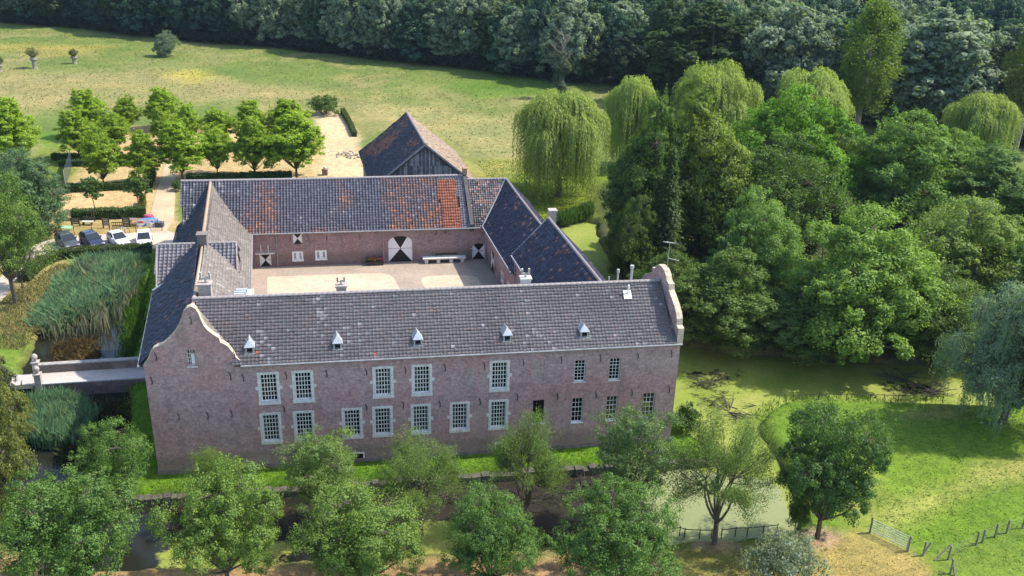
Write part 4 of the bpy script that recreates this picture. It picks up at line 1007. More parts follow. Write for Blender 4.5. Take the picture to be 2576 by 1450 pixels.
roof_plane(tb_, [L(BU0, BV0, BE), ra, rb_, L(BU0, BV1, BE)], L(BU0, BV1, BE), L(BU0, BV0, BE), col_barn, .27, .30, .05, .12)
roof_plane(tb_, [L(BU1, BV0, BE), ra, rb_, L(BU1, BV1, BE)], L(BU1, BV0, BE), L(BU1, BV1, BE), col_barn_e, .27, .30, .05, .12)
ridge_caps(tb_, ra + UP * .05, rb_ + UP * .05, .15, .42)
vb = MB()
for uu in (BU0, BU1): vb.prism([L(uu, BV0 - .06, BE - .22), L(BR, BV0 - .06, BZ - .22), L(BR, BV0 - .06, BZ + .06), L(uu, BV0 - .06, BE + .06)], .12 * EV)
vb.build("barge_board", M_WOOD, tb_)

# ------------------------------------------------------------------ stone edging of the berm
edge = thing("berm_edging", "low broken stone edging between the front lawn strip and the moat", "wall", L(20, -2.2))
M_EDGE = plain("mossy_edging", (0.10, 0.095, 0.07), .95, 0, .45, 4)
er = random.Random(12); uu = -3.2
while uu < 41:
    ln_ = er.uniform(.35, .8); vv = -2.12 - .1 * (uu / 40) + er.uniform(-.12, .1); hh = er.uniform(-.32, -.05)
    if er.random() > .07:
        mb = MB(); p = L(uu, vv - .5, -1.3); j = [er.uniform(-.06, .06) for _ in range(4)]
        top = [L(uu, vv - .5 + j[0], hh - .1), L(uu + ln_ - .04, vv - .5 + j[1], hh - .08), L(uu + ln_ - .04, vv - .05 + j[2], hh + .02), L(uu, vv - .05 + j[3], hh)]
        bot = [np.array([q[0], q[1], -1.4]) for q in top]; mb.add(bot + top, [(3, 2, 1, 0), (4, 5, 6, 7), (0, 1, 5, 4), (1, 2, 6, 5), (2, 3, 7, 6), (3, 0, 4, 7)]); mb.build("stone", M_EDGE, edge)
    uu += ln_

# ------------------------------------------------------------------ entrance bridge
bridge = thing("entrance_bridge", "pale paved brick bridge crossing the moat to the gatehouse", "bridge", P(200, 945, .3))
BZ0 = 0.35
bn0, bn1 = P(350, 924, BZ0), P(30, 944, BZ0); bs0, bs1 = P(350, 950, BZ0), P(30, 972, BZ0)
bd = (bn0 - bn1) / np.linalg.norm(bn0 - bn1); bp = np.array([-bd[1], bd[0], 0])
bn0 = bn0 + bd * 4; bs0 = bs0 + bd * 4; bwid = np.dot(bn0 - bs0, bp)
LEN = np.linalg.norm(bn0 - bn1)
mb = MB(); mb.box(bn0 - bp * bwid - bd * LEN - UP * .4, bd * LEN, bp * bwid, UP * .4); mb.build("deck", M_DECK, bridge)
def uvbox(mb, o, ex, ey, ez):
    lx, ly, lz = np.linalg.norm(ex), np.linalg.norm(ey), np.linalg.norm(ez)
    def q(a, e, f, le, lf): mb.quad(a, a + e, a + e + f, a + f, uv=[(0, 0), (le, 0), (le, lf), (0, lf)])
    q(o, ex, ez, lx, lz); q(o + ey, ex, ez, lx, lz); q(o, ey, ez, ly, lz); q(o + ex, ey, ez, ly, lz); q(o + ez, ex, ey, lx, ly); q(o, ex, ey, lx, ly)
mb = MB(); uvbox(mb, bn0 - bd * (LEN - 2.2) + bp * .01, bd * (LEN - 2.2), bp * .4, UP * .72); mb.build("parapet", M_BRICKD, bridge)
mb = MB(); mb.box(bn0 - bd * (LEN - 2.2) - bp * .04 + UP * .72, bd * (LEN - 2.2), bp * .5, UP * .1); mb.build("parapet_coping", plain("worn_coping", (0.34, 0.32, 0.30), .9, 0, .3, 4), bridge)
mb = MB(); mb.box(bn0 - bp * (bwid + .3) - bd * (LEN - 2.2), bd * (LEN - 2.2), bp * .3, UP * .12); mb.build("kerb", plain("bridge_kerb", (0.46, 0.44, 0.43), .85, 0, .15, 4), bridge)
mb = MB(); uvbox(mb, bn0 - bp * (bwid + .26) - bd * (LEN - 2.2) - UP * 3.2, bd * (LEN - 2.2), bp * .25, UP * 3.2); uvbox(mb, bn0 + bp * .05 - bd * (LEN - 2.2) - UP * 3.2, bd * (LEN - 2.2), bp * .3, UP * 3.2); mb.build("side_wall", M_BRICKD, bridge)
M_PILL = plain("weathered_pillar", (0.40, 0.37, 0.34), .9, 0, .3, 5)
def pillar(base, h, lab):
    mb = MB(); mb.cbox(base - UP * .5, .5, .5, h + .5, math.atan2(bd[1], bd[0])); mb.cbox(base + UP * h, .64, .64, .1, math.atan2(bd[1], bd[0])); o = mb.build("pillar", M_PILL, bridge)
    fb = MB(); fb.lathe(base + UP * (h + .12), [(.10, 0), (.08, .12), (.22, .25), (.26, .40), (.22, .54), (.12, .66), (.03, .72)], 10); fb.build("urn_finial", M_PILL, o, True)
pillar(bn0 - bd * (LEN - 2.0) + bp * .2, 1.0, ""); pillar(bs0 - bd * (LEN - 2.4) - bp * .15, 1.0, "")

# ------------------------------------------------------------------ trees: meshes
class Leaves:
    """gathers leaf faces (rhombi) as numpy blocks"""
    def __init__(s, seed): s.r = np.random.default_rng(seed); s.V = []; s.var = []
    def add(s, C, Nn, size, asp=.6, var=None, axis=None):
        n = len(C); r = s.r
        Nn = Nn / np.maximum(np.linalg.norm(Nn, axis=1, keepdims=True), 1e-6)
        if axis is None: axis = r.normal(size=(n, 3))
        a = axis - (axis * Nn).sum(1, keepdims=True) * Nn; a /= np.maximum(np.linalg.norm(a, axis=1, keepdims=True), 1e-6)
        b = np.cross(Nn, a); sz = (size * (.7 + .6 * r.random(n)))[:, None] if np.isscalar(size) else size[:, None]
        tip = Nn * sz * .18
        s.V.append(np.stack([C - a * sz * .5 - tip, C + b * sz * .5 * asp, C + a * sz * .5 - tip, C - b * sz * .5 * asp], 1))
        s.var.append(np.clip(r.random(n) * .5 + .25 + (var if var is not None else 0), 0, 1))
    def mesh(s, name):
        V = np.concatenate(s.V); m = len(V); c = V.mean(1)
        s.top = float(np.percentile(c[:, 2], 99.5)); s.wide = float(2 * np.percentile(np.hypot(c[:, 0], c[:, 1]), 97)); return npmesh(name, V.reshape(-1, 3), np.arange(m * 4).reshape(m, 4), M_LEAF, fvar=np.concatenate(s.var))
def unit(r, n):
    v = r.normal(size=(n, 3)); return v / np.linalg.norm(v, axis=1, keepdims=True)
def limb(mb, a, b, r0, r1, r, bend=.12, k=5, up=.15):
    a = np.asarray(a, float); b = np.asarray(b, float); ln = np.linalg.norm(b - a); off = r.normal(size=3) * ln * bend; off[2] = abs(off[2]) * .3 - ln * up * .5
    t = np.linspace(0, 1, k)[:, None]; pts = a + (b - a) * t + off * 4 * t * (1 - t) * .5
    mb.tube(pts, np.linspace(r0, r1, k), 5, False)
def clumps_on(lv, r, centre, rad, nclump, nleaf, leaf, cr=.33, low=-.45, squash=.85, hole=0.0, asp=.6):
    """leaf clumps over the surface of one bough"""
    d = unit(r, nclump * 3); d = d[d[:, 2] > low - .4 * r.random(len(d))][:nclump]
    cc = centre + d * rad * (.72 + .36 * r.random((len(d), 1))) * np.array([1, 1, squash])
    n = len(cc) * nleaf; ci = np.repeat(np.arange(len(cc)), nleaf)
    dd = unit(r, n); rr = r.random((n, 1)) ** .45; cs = (rad * cr * (.6 + .8 * r.random(len(cc))))[ci][:, None]
    C = cc[ci] + dd * rr * cs * np.array([1, 1, .75])
    Nn = dd * .9 + d[ci] * .5 + np.array([0, 0, .35]) + r.normal(size=(n, 3)) * .45
    cv = r.normal(0, .10, len(cc))[ci]
    lv.add(C, Nn, leaf, asp, cv)
    return cc
def fin(tm, lv):
    cm = lv.mesh("crown"); return tm, cm, lv.top, lv.wide
def broad(seed, H=10., W=8., base=.26, nl=15, ncl=20, nlf=62, leaf=.19, trunk=.22, point=0.0, lean=.0, gaps=.04, cr=.36, lob=.40, rough=1.0, shoots=1.0, droop=0.0):
    """round-headed tree: trunk, limbs to boughs, leaf clumps on each bough"""
    r = np.random.default_rng(seed); lv = Leaves(seed + 1); mb = MB()
    zc = H * (base + 1) / 2; rz = H * (1 - base) / 2; rx = W / 2
    top = np.array([lean, 0, H * max(base, .1) * 1.15]); limb(mb, (0, 0, -.4), top, trunk, trunk * .8, r, .03)
    g = np.arange(nl) + .5; ph = np.arccos(1 - 1.8 * g / nl); th = g * 2.39996 + r.random() * 6
    k3 = r.normal(size=(3, 3)); ph3 = r.random(3) * 6
    for i in range(nl):
        dz = math.cos(ph[i]); sh = math.sin(ph[i]); taper = 1 - point * max(0, dz + .25) / 1.25
        dirv = np.array([math.cos(th[i]) * sh, math.sin(th[i]) * sh, dz])
        bulge = 1 + .13 * sum(math.sin(2.1 * float(k3[q] @ dirv) + ph3[q]) for q in range(3)) * rough
        lr = rx * lob * (.55 + .75 * r.random()) * (1 - .55 * point * max(0, dz))
        fx = (.62 + .16 * r.random()) * bulge
        c = np.array([lean + dirv[0] * rx * fx * taper, dirv[1] * rx * fx * taper, zc + dz * rz * .74 * bulge])
        c = c + r.normal(0, .07, 3) * rx; c[2] = max(c[2], lr * .75)
        if r.random() < gaps: continue
        limb(mb, top, c, trunk * .42, trunk * .12, r)
        cc = clumps_on(lv, r, c, lr, max(6, int(ncl * (.45 + lr / (rx * lob) * .62))), nlf, leaf, cr)
        for q in cc[::3]: limb(mb, c, q, trunk * .11, trunk * .03, r, .1, 4)
        if droop:
            for q in cc[:int(len(cc) * droop)]:
                ln = 1.0 + 2.4 * r.random(); ln = min(ln, q[2] - .2)
                if ln < .5: continue
                k_ = int(ln / (leaf * .36)); tt = np.linspace(0, 1, k_)[:, None]; d_ = (q - c) / max(np.linalg.norm(q - c), 1e-3); d_[2] = 0
                for _ in range(5): lv.add(q + r.normal(0, .3, 3) + d_ * .5 * tt - UP * ln * tt + r.normal(0, .06, (k_, 3)), d_ + UP * .3 + r.normal(size=(k_, 3)) * .5, leaf * 1.1, .34, -.04, axis=np.tile(-UP, (k_, 1)) + r.normal(size=(k_, 3)) * .3)
        if dz > -.1:          # leading shoots that break the outline
            for q in cc[:int(3 * shoots)]:
                d_ = (q - c) / max(np.linalg.norm(q - c), 1e-3) * .55 + UP * .8; e = q + d_ * lr * (.35 + .4 * r.random()); n_ = int(nlf * .55)
                tt = r.random((n_, 1)) ** .8; lv.add(q + (e - q) * tt + r.normal(0, 1, (n_, 3)) * lr * .13 * (1.1 - tt), unit(r, n_) * .8 + UP * .5, leaf, .6, .06)
    # inner crown
    n = int(nl * ncl * nlf * .10); d = unit(r, n) * (r.random((n, 1)) ** .5) * np.array([rx * .7, rx * .7, rz * .75]) + np.array([lean, 0, zc]); lv.add(d, unit(r, n) + UP * .3, leaf * 1.2, .7, -.15)
    return fin(mb.mesh("trunk", M_BARK), lv)
def sparse(seed, H=9., W=7., base=.22, nst=9, leaf=.15, dens=1.0):
    """open willow: forked limbs, many thin rising branches, light narrow leaves"""
    r = np.random.default_rng(seed); lv = Leaves(seed + 1); mb = MB()
    top = np.array([.1, 0, H * base]); limb(mb, (0, 0, -.4), top, .25, .2, r, .03)
    for i in range(nst):
        th = i * 2.39996 + r.normal(0, .25); q = math.sqrt((i + .5) / nst)
        m_ = top + np.array([math.cos(th) * q * W * .22, math.sin(th) * q * W * .22, (H - top[2]) * (.42 - .12 * q) * (.8 + .4 * r.random())])
        st = top - UP * H * .07 * r.random(); limb(mb, st, m_, .11, .07, r, .12, 5, .25)
        for j in range(7):
            t2 = th + r.normal(0, .75); rr = W * .5 * min(1.0, (.25 + .75 * r.random() ** .7) * (.5 + q)); zt = H * (1.0 - .42 * (rr / (W * .5)) ** 2.2) * (.80 + .20 * r.random())
            e = np.array([math.cos(t2) * rr, math.sin(t2) * rr, zt]); 
            if j > 4: e[2] *= .68 + .1 * r.random()
            limb(mb, m_, e, .05, .014, r, .14, 6, .22)
            for k in range(6):
                p = m_ + (e - m_) * (.35 + .13 * k) + r.normal(0, .06, 3); f = p + np.array([math.cos(t2) * .5 + r.normal(0, .5), math.sin(t2) * .5 + r.normal(0, .5), .35 + .5 * r.random()]) * (.55 + .6 * r.random()); limb(mb, p, f, .016, .006, r, .12, 3)
                nn = int(50 * dens); C = p + (f - p) * r.random((nn, 1)) * 1.2 + r.normal(0, .19, (nn, 3)); lv.add(C, unit(r, nn) * .8 + UP * .4, leaf, .40, r.normal(0, .12), axis=r.normal(size=(nn, 3)) * .7 + np.array([0, 0, -.6]))
            nn = int(130 * dens); C = e + r.normal(0, .42, (nn, 3)) * np.array([1, 1, .75]); lv.add(C, unit(r, nn) * .8 + UP * .5, leaf, .42, r.normal(0, .12))
    return fin(mb.mesh("trunk", M_BARK), lv)
def weeping(seed, H=14., W=13., nstr=1500, leaf=.42, low=.05, longp=.22, rs=1.0):
    r = np.random.default_rng(seed); lv = Leaves(seed + 1); mb = MB(); R = W / 2
    top = np.array([0, 0, H * .36]); limb(mb, (0, 0, -.4), top, .5, .42, r, .03)
    cs = []; rad = []
    for i in range(34):
        th = i * 2.39996 + r.normal(0, .3); q = math.sqrt((i + .5) / 34); tier = r.random()
        c = np.array([math.cos(th) * q * R * .82, math.sin(th) * q * R * .82, H * (.93 - .20 * q ** 3) * (.86 + .15 * tier)])
        if i >= 20 and i % 2: c[2] = H * (.50 + .22 * r.random()); c[:2] *= 1.05
        cs.append(c); rad.append(R * rs * (.14 + .18 * r.random())); limb(mb, top, c, .16, .04, r, .1, 6, -.1)
    nb = len(cs); wts = np.array(rad) ** 2; wts /= wts.sum()
    for s_ in range(nstr):
        bi = r.choice(nb, p=wts); c = cs[bi]; dd = unit(r, 1)[0]; dd[2] = abs(dd[2]); p0 = c + dd * rad[bi] * np.array([1, 1, .75]) * (.75 + .3 * r.random())
        out = np.array([dd[0] + c[0] / R * .5, dd[1] + c[1] / R * .5, 0]); out /= max(np.linalg.norm(out), .2)
        rq = math.hypot(c[0], c[1]) / R; big = r.random() < longp + longp * 1.7 * max(0, rq - .35)
        ln = (p0[2] - H * low * (.4 + 2.2 * r.random() ** 2)) * (.55 + .45 * r.random()) if big else rad[bi] * (.7 + 1.5 * r.random())
        ln = max(.9, min(ln, p0[2] - .35))
        k = int(max(5, ln / (leaf * .40))); t = np.linspace(0, 1, k)[:, None]; reach = rad[bi] * (.25 + .35 * r.random())
        C = p0 + out * reach * (1 - np.exp(-t * ln * 1.2)) - UP * ln * t ** 1.2 + r.normal(0, .075, (k, 3))
        Nn = out * (.5 + t) + UP * (1.2 - 1.3 * t) + r.normal(size=(k, 3)) * .5
        lv.add(C, Nn, leaf, .34, r.normal(0, .10) + .20 * dd[2] * (1 - t[:, 0]) - .06, axis=np.tile(np.array([0, 0, -1.0]), (k, 1)) + out * .5 * (1 - t) + r.normal(size=(k, 3)) * .3)  # leaf tone lightens towards the tops: sunlight put into the colour
    return fin(mb.mesh("trunk", M_BARK), lv)
def poplar(seed, H=23., W=9., base=.34, leaf=.36, ncl=170, nlf=70):
    r = np.random.default_rng(seed); lv = Leaves(seed + 1); mb = MB()
    pts = [(0, 0, -.5), (.1, 0, H * .2), (.0, .1, H * .45), (.1, 0, H * .7), (0, 0, H * .95)]; mb.tube(pts, [.48, .42, .33, .2, .04], 8, False)
    for i in range(ncl):
        q = (i + .5) / ncl; z = H * (base * .75 + (1 - base * .75) * q); prof = math.sin(math.pi * min(1, (q * .86 + .13))) ** .75
        th = i * 2.39996 + r.normal(0, .3); rad = W / 2 * prof * (.35 + .62 * r.random())
        c = np.array([math.cos(th) * rad, math.sin(th) * rad, z + .12 * rad])
        if i % 2 == 0: limb(mb, (0, 0, max(H * .2, z - rad * .9)), c, .08, .015, r, .06, 4)
        n = nlf; C = c + r.normal(0, 1, (n, 3)) * np.array([.75, .75, 1.0]) * (.35 + .55 * r.random()); lv.add(C, unit(r, n) * .8 + UP * .35 + np.array([math.cos(th), math.sin(th), 0]) * .4, leaf, .7, r.normal(0, .12))
    return fin(mb.mesh("trunk", M_BARKG), lv)
def conifer(seed, H=14., W=4.5, leaf=.3):
    r = np.random.default_rng(seed); lv = Leaves(seed + 1); mb = MB(); mb.tube([(0, 0, -.4), (0, 0, H * .97)], [.28, .03], 6, False)
    for i in range(150):
        q = (i + .5) / 150; z = H * (.06 + .93 * q); rad = W / 2 * (1 - q) ** .8 * (.7 + .5 * r.random()); th = i * 2.39996
        d = np.array([math.cos(th), math.sin(th), 0]); k = int(40 + 70 * (1 - q)); t = r.random((k, 1)) ** .7
        C = np.array([0, 0, z]) + d * rad * t + UP * (-.35 * rad * t ** 1.5) + r.normal(0, .13, (k, 3)) * (.6 + t); lv.add(C, UP + d * .4 + r.normal(size=(k, 3)) * .5, leaf, .4, None, axis=np.tile(d - UP * .6, (k, 1)) + r.normal(size=(k, 3)) * .3)
    return fin(mb.mesh("trunk", M_BARK), lv)
def shrub(seed, H=2.6, W=3.4, nl=9, ncl=14, nlf=46, leaf=.15, spiky=False):
    r = np.random.default_rng(seed); lv = Leaves(seed + 1); mb = MB()
    for i in range(nl):
        th = i * 2.39996; q = math.sqrt((i + .5) / nl); c = np.array([math.cos(th) * q * W * .33, math.sin(th) * q * W * .33, H * (.62 - .28 * q)]); limb(mb, (0, 0, -.2), c, .05, .02, r)
        clumps_on(lv, r, c, min(H, W) * .32, ncl, nlf, leaf, .4, -.6)
        if spiky:
            for k in range(6): e = c + np.array([r.normal(0, .3), r.normal(0, .3), .9]) * H * .3; n = 40; C = c + (e - c) * r.random((n, 1)) + r.normal(0, .05, (n, 3)); lv.add(C, unit(r, n) + UP, leaf * .8, .5)
    return fin(mb.mesh("stem", M_BARK), lv)

KIND = {
 'ash':   [broad(101, 9.5, 8.4, .10, 22, 26, 84, .145, lob=.36), broad(102, 9.0, 8.2, .12, 21, 26, 84, .145, lob=.37), broad(103, 9.5, 7.8, .13, 22, 26, 84, .14, lob=.37)],
 'loose': [broad(111, 9.5, 7.0, .16, 18, 18, 80, .125, gaps=.06, lob=.40, cr=.42, point=.2), broad(112, 9, 6.6, .12, 18, 18, 80, .125, gaps=.06, lob=.40, cr=.42, point=.25)],
 'sparse': [sparse(121, 9.5, 7.2, .22, 9, .125, 1.25), sparse(122, 8.5, 6.6, .18, 8, .125, 1.4)],
 'plane': [broad(131, 8.4, 4.0, .10, 30, 16, 60, .17, .10, point=.5, lob=.46, rough=.6, shoots=.7, gaps=0), broad(132, 8.4, 3.8, .12, 30, 16, 60, .17, .10, point=.58, lob=.46, rough=.6, shoots=.7, gaps=0), broad(133, 8.2, 4.2, .10, 30, 16, 60, .17, .10, point=.45, lob=.46, rough=.7, shoots=.7, gaps=0)],
 'young': [broad(141, 4.4, 2.6, .30, 11, 12, 34, .18, .06, point=.2)],
 'willow': [weeping(151, 14, 13, 2600, .34), weeping(152, 13, 12, 2400, .34)],
 'blue_willow': [broad(155, 12.5, 10.5, -.04, 30, 26, 64, .19, .4, lob=.36, shoots=.6, droop=.22)],
 'poplar': [poplar(161, 23, 9, .34, .32, 120, 150), poplar(162, 23, 8.5, .42, .32, 110, 150)],
 'conifer': [conifer(171)],
 'dense': [broad(181, 14, 11.5, -.12, 32, 28, 84, .235, .35, lob=.34), broad(182, 13, 11.5, -.14, 32, 28, 84, .235, .35, lob=.36), broad(183, 15, 10.5, -.08, 32, 28, 84, .235, .35, point=.3, lob=.36)],
 'wood':  [broad(191, 17, 10, -.06, 28, 22, 50, .46, .35, point=.35, lob=.38), broad(192, 18, 9.5, -.04, 28, 22, 50, .46, .35, point=.45, lob=.38), broad(193, 16, 11, -.08, 30, 22, 50, .46, .35, point=.25, lob=.36)],
 'shrub': [shrub(201), shrub(202, 2.4, 3.0, 8, 14, 46)],
 'silver': [shrub(205, 3.0, 3.6, 10, 14, 44, .12, True)],
}
TR = random.Random(77)
_use = {}
def plant(kind, base, h, w, col, name, label, group=None, cat="tree", bare=None, var=None):
    ms = KIND[kind]; i = _use.get(kind, 0) if var is None else var; _use[kind] = _use.get(kind, 0) + 1
    tm, cm, H, W = ms[i % len(ms)]
    rz = TR.random() * 6.283; o = thing(name, label, cat, base, group, rz)
    s = (w / W, w / W, h / H)
    t = bpy.data.objects.new("trunk" if kind not in ('shrub', 'silver') else "stem", tm); link(t, o); t.scale = s
    c = bpy.data.objects.new("crown", cm); link(c, o); c.scale = s
    k = .92 + .16 * TR.random(); c.color = (col[0] * k, col[1] * k, col[2] * k, 1); return o
def tree(kind, bx, by, ty, wpx, col, label, name="tree", group=None, z=0.0, cat="tree", var=None):
    b = P(bx, by, z); return plant(kind, b, max(.4, height_at(bx, ty, b) - z), wpx * mpp(b), col, name, label, group, cat, None, var)
C_ASH = (0.134, 0.235, 0.058); C_ASHY = (0.185, 0.280, 0.062); C_LOOSE = (0.184, 0.271, 0.078); C_BLUE = (0.150, 0.225, 0.088)
C_PLANE = (0.275, 0.400, 0.036); C_DARK = (0.118, 0.190, 0.042); C_MID = (0.123, 0.204, 0.052); C_WILLOW = (0.29, 0.37, 0.09); C_LIME = (0.174, 0.336, 0.034)
C_WOOD = (0.078, 0.140, 0.098); C_SILVER = (0.237, 0.303, 0.215)
# nearest row along the outer bank of the moat
ROWA = "trees lining the outer bank in the foreground"
tree('ash', 210, 1500, 1198, 350, C_ASH, "large full ash tree at the bottom left corner, in front of the moat", "ash_tree", ROWA, var=0)
tree('ash', 575, 1478, 1188, 290, C_ASHY, "yellowish green tree in the foreground before the scrolled gable", "ash_tree", ROWA, var=1)
tree('ash', 915, 1485, 1250, 300, C_ASHY, "foreground tree under the small square cellar opening of the main house", "ash_tree", ROWA, var=2)
tree('ash', 1235, 1490, 1250, 255, C_ASH, "dark foreground tree at the bottom edge near the middle", "ash_tree", ROWA, var=1)
tree('ash', 1540, 1505, 1245, 320, C_ASH, "broad dense foreground tree at the bottom edge left of the pale pond", "ash_tree", ROWA, var=0)
# second row at the water
ROWB = "trees standing along the moat before the main house"
tree('loose', 295, 1300, 1062, 215, C_ASH, "twin-tipped bushy tree standing against the lower left house corner", "moat_tree", ROWB, var=1)
tree('sparse', 530, 1290, 1135, 130, C_ASHY, "small wispy pale tree before the foot of the scrolled gable", "moat_tree", ROWB, var=1)
tree('loose', 815, 1310, 1098, 205, C_LOOSE, "light green tree in front of the lower windows next to the cellar opening", "moat_tree", ROWB, var=0)
tree('sparse', 1060, 1338, 1098, 215, C_LOOSE, "many-stemmed tree with bare forked trunk above a yellow duckweed patch", "moat_tree", ROWB, var=0)
tree('sparse', 1320, 1318, 1055, 190, C_LOOSE, "thin see-through willow covering the second cellar opening", "moat_tree", ROWB, var=1)
tree('loose', 1585, 1310, 1035, 230, C_BLUE, "bluish green leafy tree before the right end of the main house", "moat_tree", ROWB, var=0)
tree('sparse', 1797, 1368, 1043, 255, C_LOOSE, "open-crowned willow with bare fanned branches beside the pale pond", "moat_tree", ROWB, var=0)
tree('ash', 2055, 1354, 1023, 268, (0.10, 0.185, 0.05), "sturdy dark round tree on the bank at the edge of the pasture", "bank_tree", var=2)
tree('shrub', 2003, 1335, 1262, 60, C_MID, "small bush at the pond's right end beside the sturdy bank tree", "bush", cat="bush")
tree('silver', 1960, 1492, 1352, 205, (0.26, 0.31, 0.22), "silvery grey-green bush at the bottom edge below the bank", "bush", cat="bush")
tree('shrub', 1727, 1085, 1018, 66, (0.045, 0.10, 0.02), "dark green bush hugging the right end wall of the main house", "bush", cat="bush")
tree('ash', -15, 1390, 900, 270, (0.185, 0.205, 0.06), "tall yellowish tree cut by the left edge below the bridge", "edge_tree", var=0)
tree('ash', 10, 1200, 985, 170, (0.18, 0.20, 0.06), "drooping yellow-green tree beside the bridge's near pillar", "edge_tree", var=0)
tree('shrub', 38, 1340, 1240, 80, (0.16, 0.19, 0.02), "bright yellow-green shrub at the lower left edge", "bush", cat="bush")
tree('shrub', 14, 1010, 905, 75, (0.15, 0.165, 0.09), "pale shrub at the left end of the bridge", "bush", cat="bush")
tree('blue_willow', 2525, 1062, 714, 340, (0.205, 0.300, 0.195), "huge blue-green weeping willow at the right edge of the pasture", "weeping_willow")
# left side
tree('loose', 38, 765, 446, 205, (0.15, 0.235, 0.05), "tall tree with slim dark trunk beside the drive at the left edge", "drive_tree", var=0)
tree('loose', 58, 728, 560, 120, (0.10, 0.165, 0.045), "second smaller tree behind the tall tree on the left bank", "drive_tree", var=1)
tree('dense', 82, 592, 372, 215, (0.145, 0.235, 0.115), "rounded grey-green willow at the left end of the orchard hedges", "round_tree", var=1)
tree('plane', 40, 428, 252, 140, C_PLANE, "bright plane tree at the left edge above the grey-green willow", "plane_tree", var=0)
ORCH = "young plane trees in the orchard"
for x, by, ty, w, lab in ((228, 345, 228, 82, "plane tree in the far left of the orchard, at the meadow edge"), (326, 330, 242, 60, "smallest far plane tree, alone between two larger ones"), (413, 326, 223, 84, "tall far plane tree, topmost of the orchard"),
    (201, 402, 281, 84, "leftmost plane tree of the middle orchard row"), (290, 394, 278, 80, "second plane tree of the middle orchard row"), (408, 372, 273, 48, "slim plane tree half hidden behind the wide one in mid orchard"),
    (480, 378, 266, 60, "plane tree peeking out right of the wide mid-orchard tree"), (550, 372, 273, 76, "plane tree behind another in line, right of mid orchard"), (634, 370, 256, 92, "plane tree behind the left one of the big pair"), (728, 372, 253, 98, "plane tree behind the right one of the big pair"),
    (262, 470, 328, 88, "plane tree of the front orchard row, furthest left"), (371, 462, 333, 90, "front row plane tree just left of the orchard path"), (460, 458, 308, 102, "widest front row plane tree right of the orchard path"), (548, 442, 316, 82, "front row plane tree left of the big pair"),
    (642, 448, 298, 98, "left one of the big pair of plane trees above the long barn"), (747, 450, 288, 130, "largest plane tree, right end of the orchard beside the gravel path")):
    tree('plane', x, by, ty, w * 1.13, C_PLANE, lab, "plane_tree", ORCH)
tree('young', 238, 532, 449, 60, C_MID, "left one of two young thin-stemmed trees behind the playground", "young_tree", "young trees behind the playground")
tree('young', 350, 530, 444, 68, C_MID, "right one of two young thin-stemmed trees, beside the path", "young_tree", "young trees behind the playground")
tree('shrub', 447, 482, 455, 26, C_DARK, "small dark bush at the left corner of the long barn roof", "bush", cat="bush")
tree('shrub', 637, 452, 430, 36, C_MID, "low bush behind the barn ridge under the big plane pair", "bush", cat="bush")
tree('shrub', 817, 287, 242, 78, C_DARK, "lone dark bush at the meadow end of the gravel path", "bush", cat="bush")
tree('dense', 415, 142, 80, 60, (0.19, 0.25, 0.17), "rounded silver-grey bush standing alone in the upper meadow", "bush", cat="bush", var=1)
# right-hand group
tree('willow', 1405, 492, 240, 238, C_WILLOW, "big weeping willow with pale top standing alone on the lawn behind the barn", "weeping_willow", var=0)
tree('willow', 1575, 425, 199, 135, C_WILLOW, "weeping willow top showing behind the dark trees, second from left", "weeping_willow", var=1)
tree('willow', 1780, 430, 166, 205, C_WILLOW, "tallest pale willow crown behind the lime-green tree", "weeping_willow", var=0)
tree('willow', 2022, 410, 180, 195, C_WILLOW, "pale willow just left of the tall slender poplar", "weeping_willow", var=1)
tree('willow', 2445, 425, 241, 170, C_WILLOW, "yellowish willow near the right edge beside the leaning poplar", "weeping_willow", var=0)
tree('poplar', 2150, 357, 3, 158, (0.16, 0.235, 0.04), "tall slender poplar with bare grey trunk rising above the willows", "poplar_tree", var=0)
tree('poplar', 2548, 395, -5, 130, (0.17, 0.215, 0.05), "tall pale-trunked poplar cut by the right edge", "poplar_tree", var=1)
tree('dense', 1600, 650, 252, 195, C_DARK, "tall dark alder right of the lone willow", "alder_tree", var=2)
tree('conifer', 1663, 700, 380, 95, (0.085, 0.135, 0.05), "narrow spruce amid the dark trees behind the house", "spruce_tree")
tree('dense', 1752, 640, 200, 226, (0.228, 0.306, 0.063), "tall olive tree under the tallest willow crown", "broad_tree", var=2)
tree('dense', 1962, 530, 222, 330, C_LIME, "bright lime-green broad tree in the middle of the right-hand group", "broad_tree", var=0)
tree('dense', 1890, 645, 348, 324, C_DARK, "dark round tree below the lime-green one", "broad_tree", var=1)
tree('dense', 2270, 560, 288, 313, (0.183, 0.299, 0.063), "broad green tree right of the poplar's trunk", "broad_tree", var=0)
tree('dense', 2395, 540, 330, 197, (0.200, 0.306, 0.063), "green tree in front of the yellowish willow", "broad_tree", var=1)
tree('dense', 2510, 610, 383, 278, (0.136, 0.219, 0.063), "dark tree below the leaning poplar at the right edge", "broad_tree", var=2)
tree('dense', 1880, 770, 500, 261, (0.189, 0.306, 0.075), "rounded tree nearest the house's right gable", "broad_tree", var=1)
tree('dense', 2130, 880, 540, 382, (0.215, 0.330, 0.066), "very broad tree above the duckweed pond", "broad_tree", var=0)
tree('dense', 2412, 770, 492, 348, (0.240, 0.330, 0.085), "broad light green tree above the blue-green willow", "broad_tree", var=1)
tree('dense', 1800, 865, 640, 249, (0.140, 0.219, 0.050), "dark tree at the water right behind the house end", "broad_tree", var=2)
tree('dense', 2320, 890, 690, 266, (0.136, 0.208, 0.053), "dark low tree overhanging the pond before the blue-green willow", "broad_tree", var=1)
tree('dense', 1592, 705, 490, 150, (0.093, 0.146, 0.031), "very dark shrubby tree beside the narrow pond arm", "broad_tree", var=1)
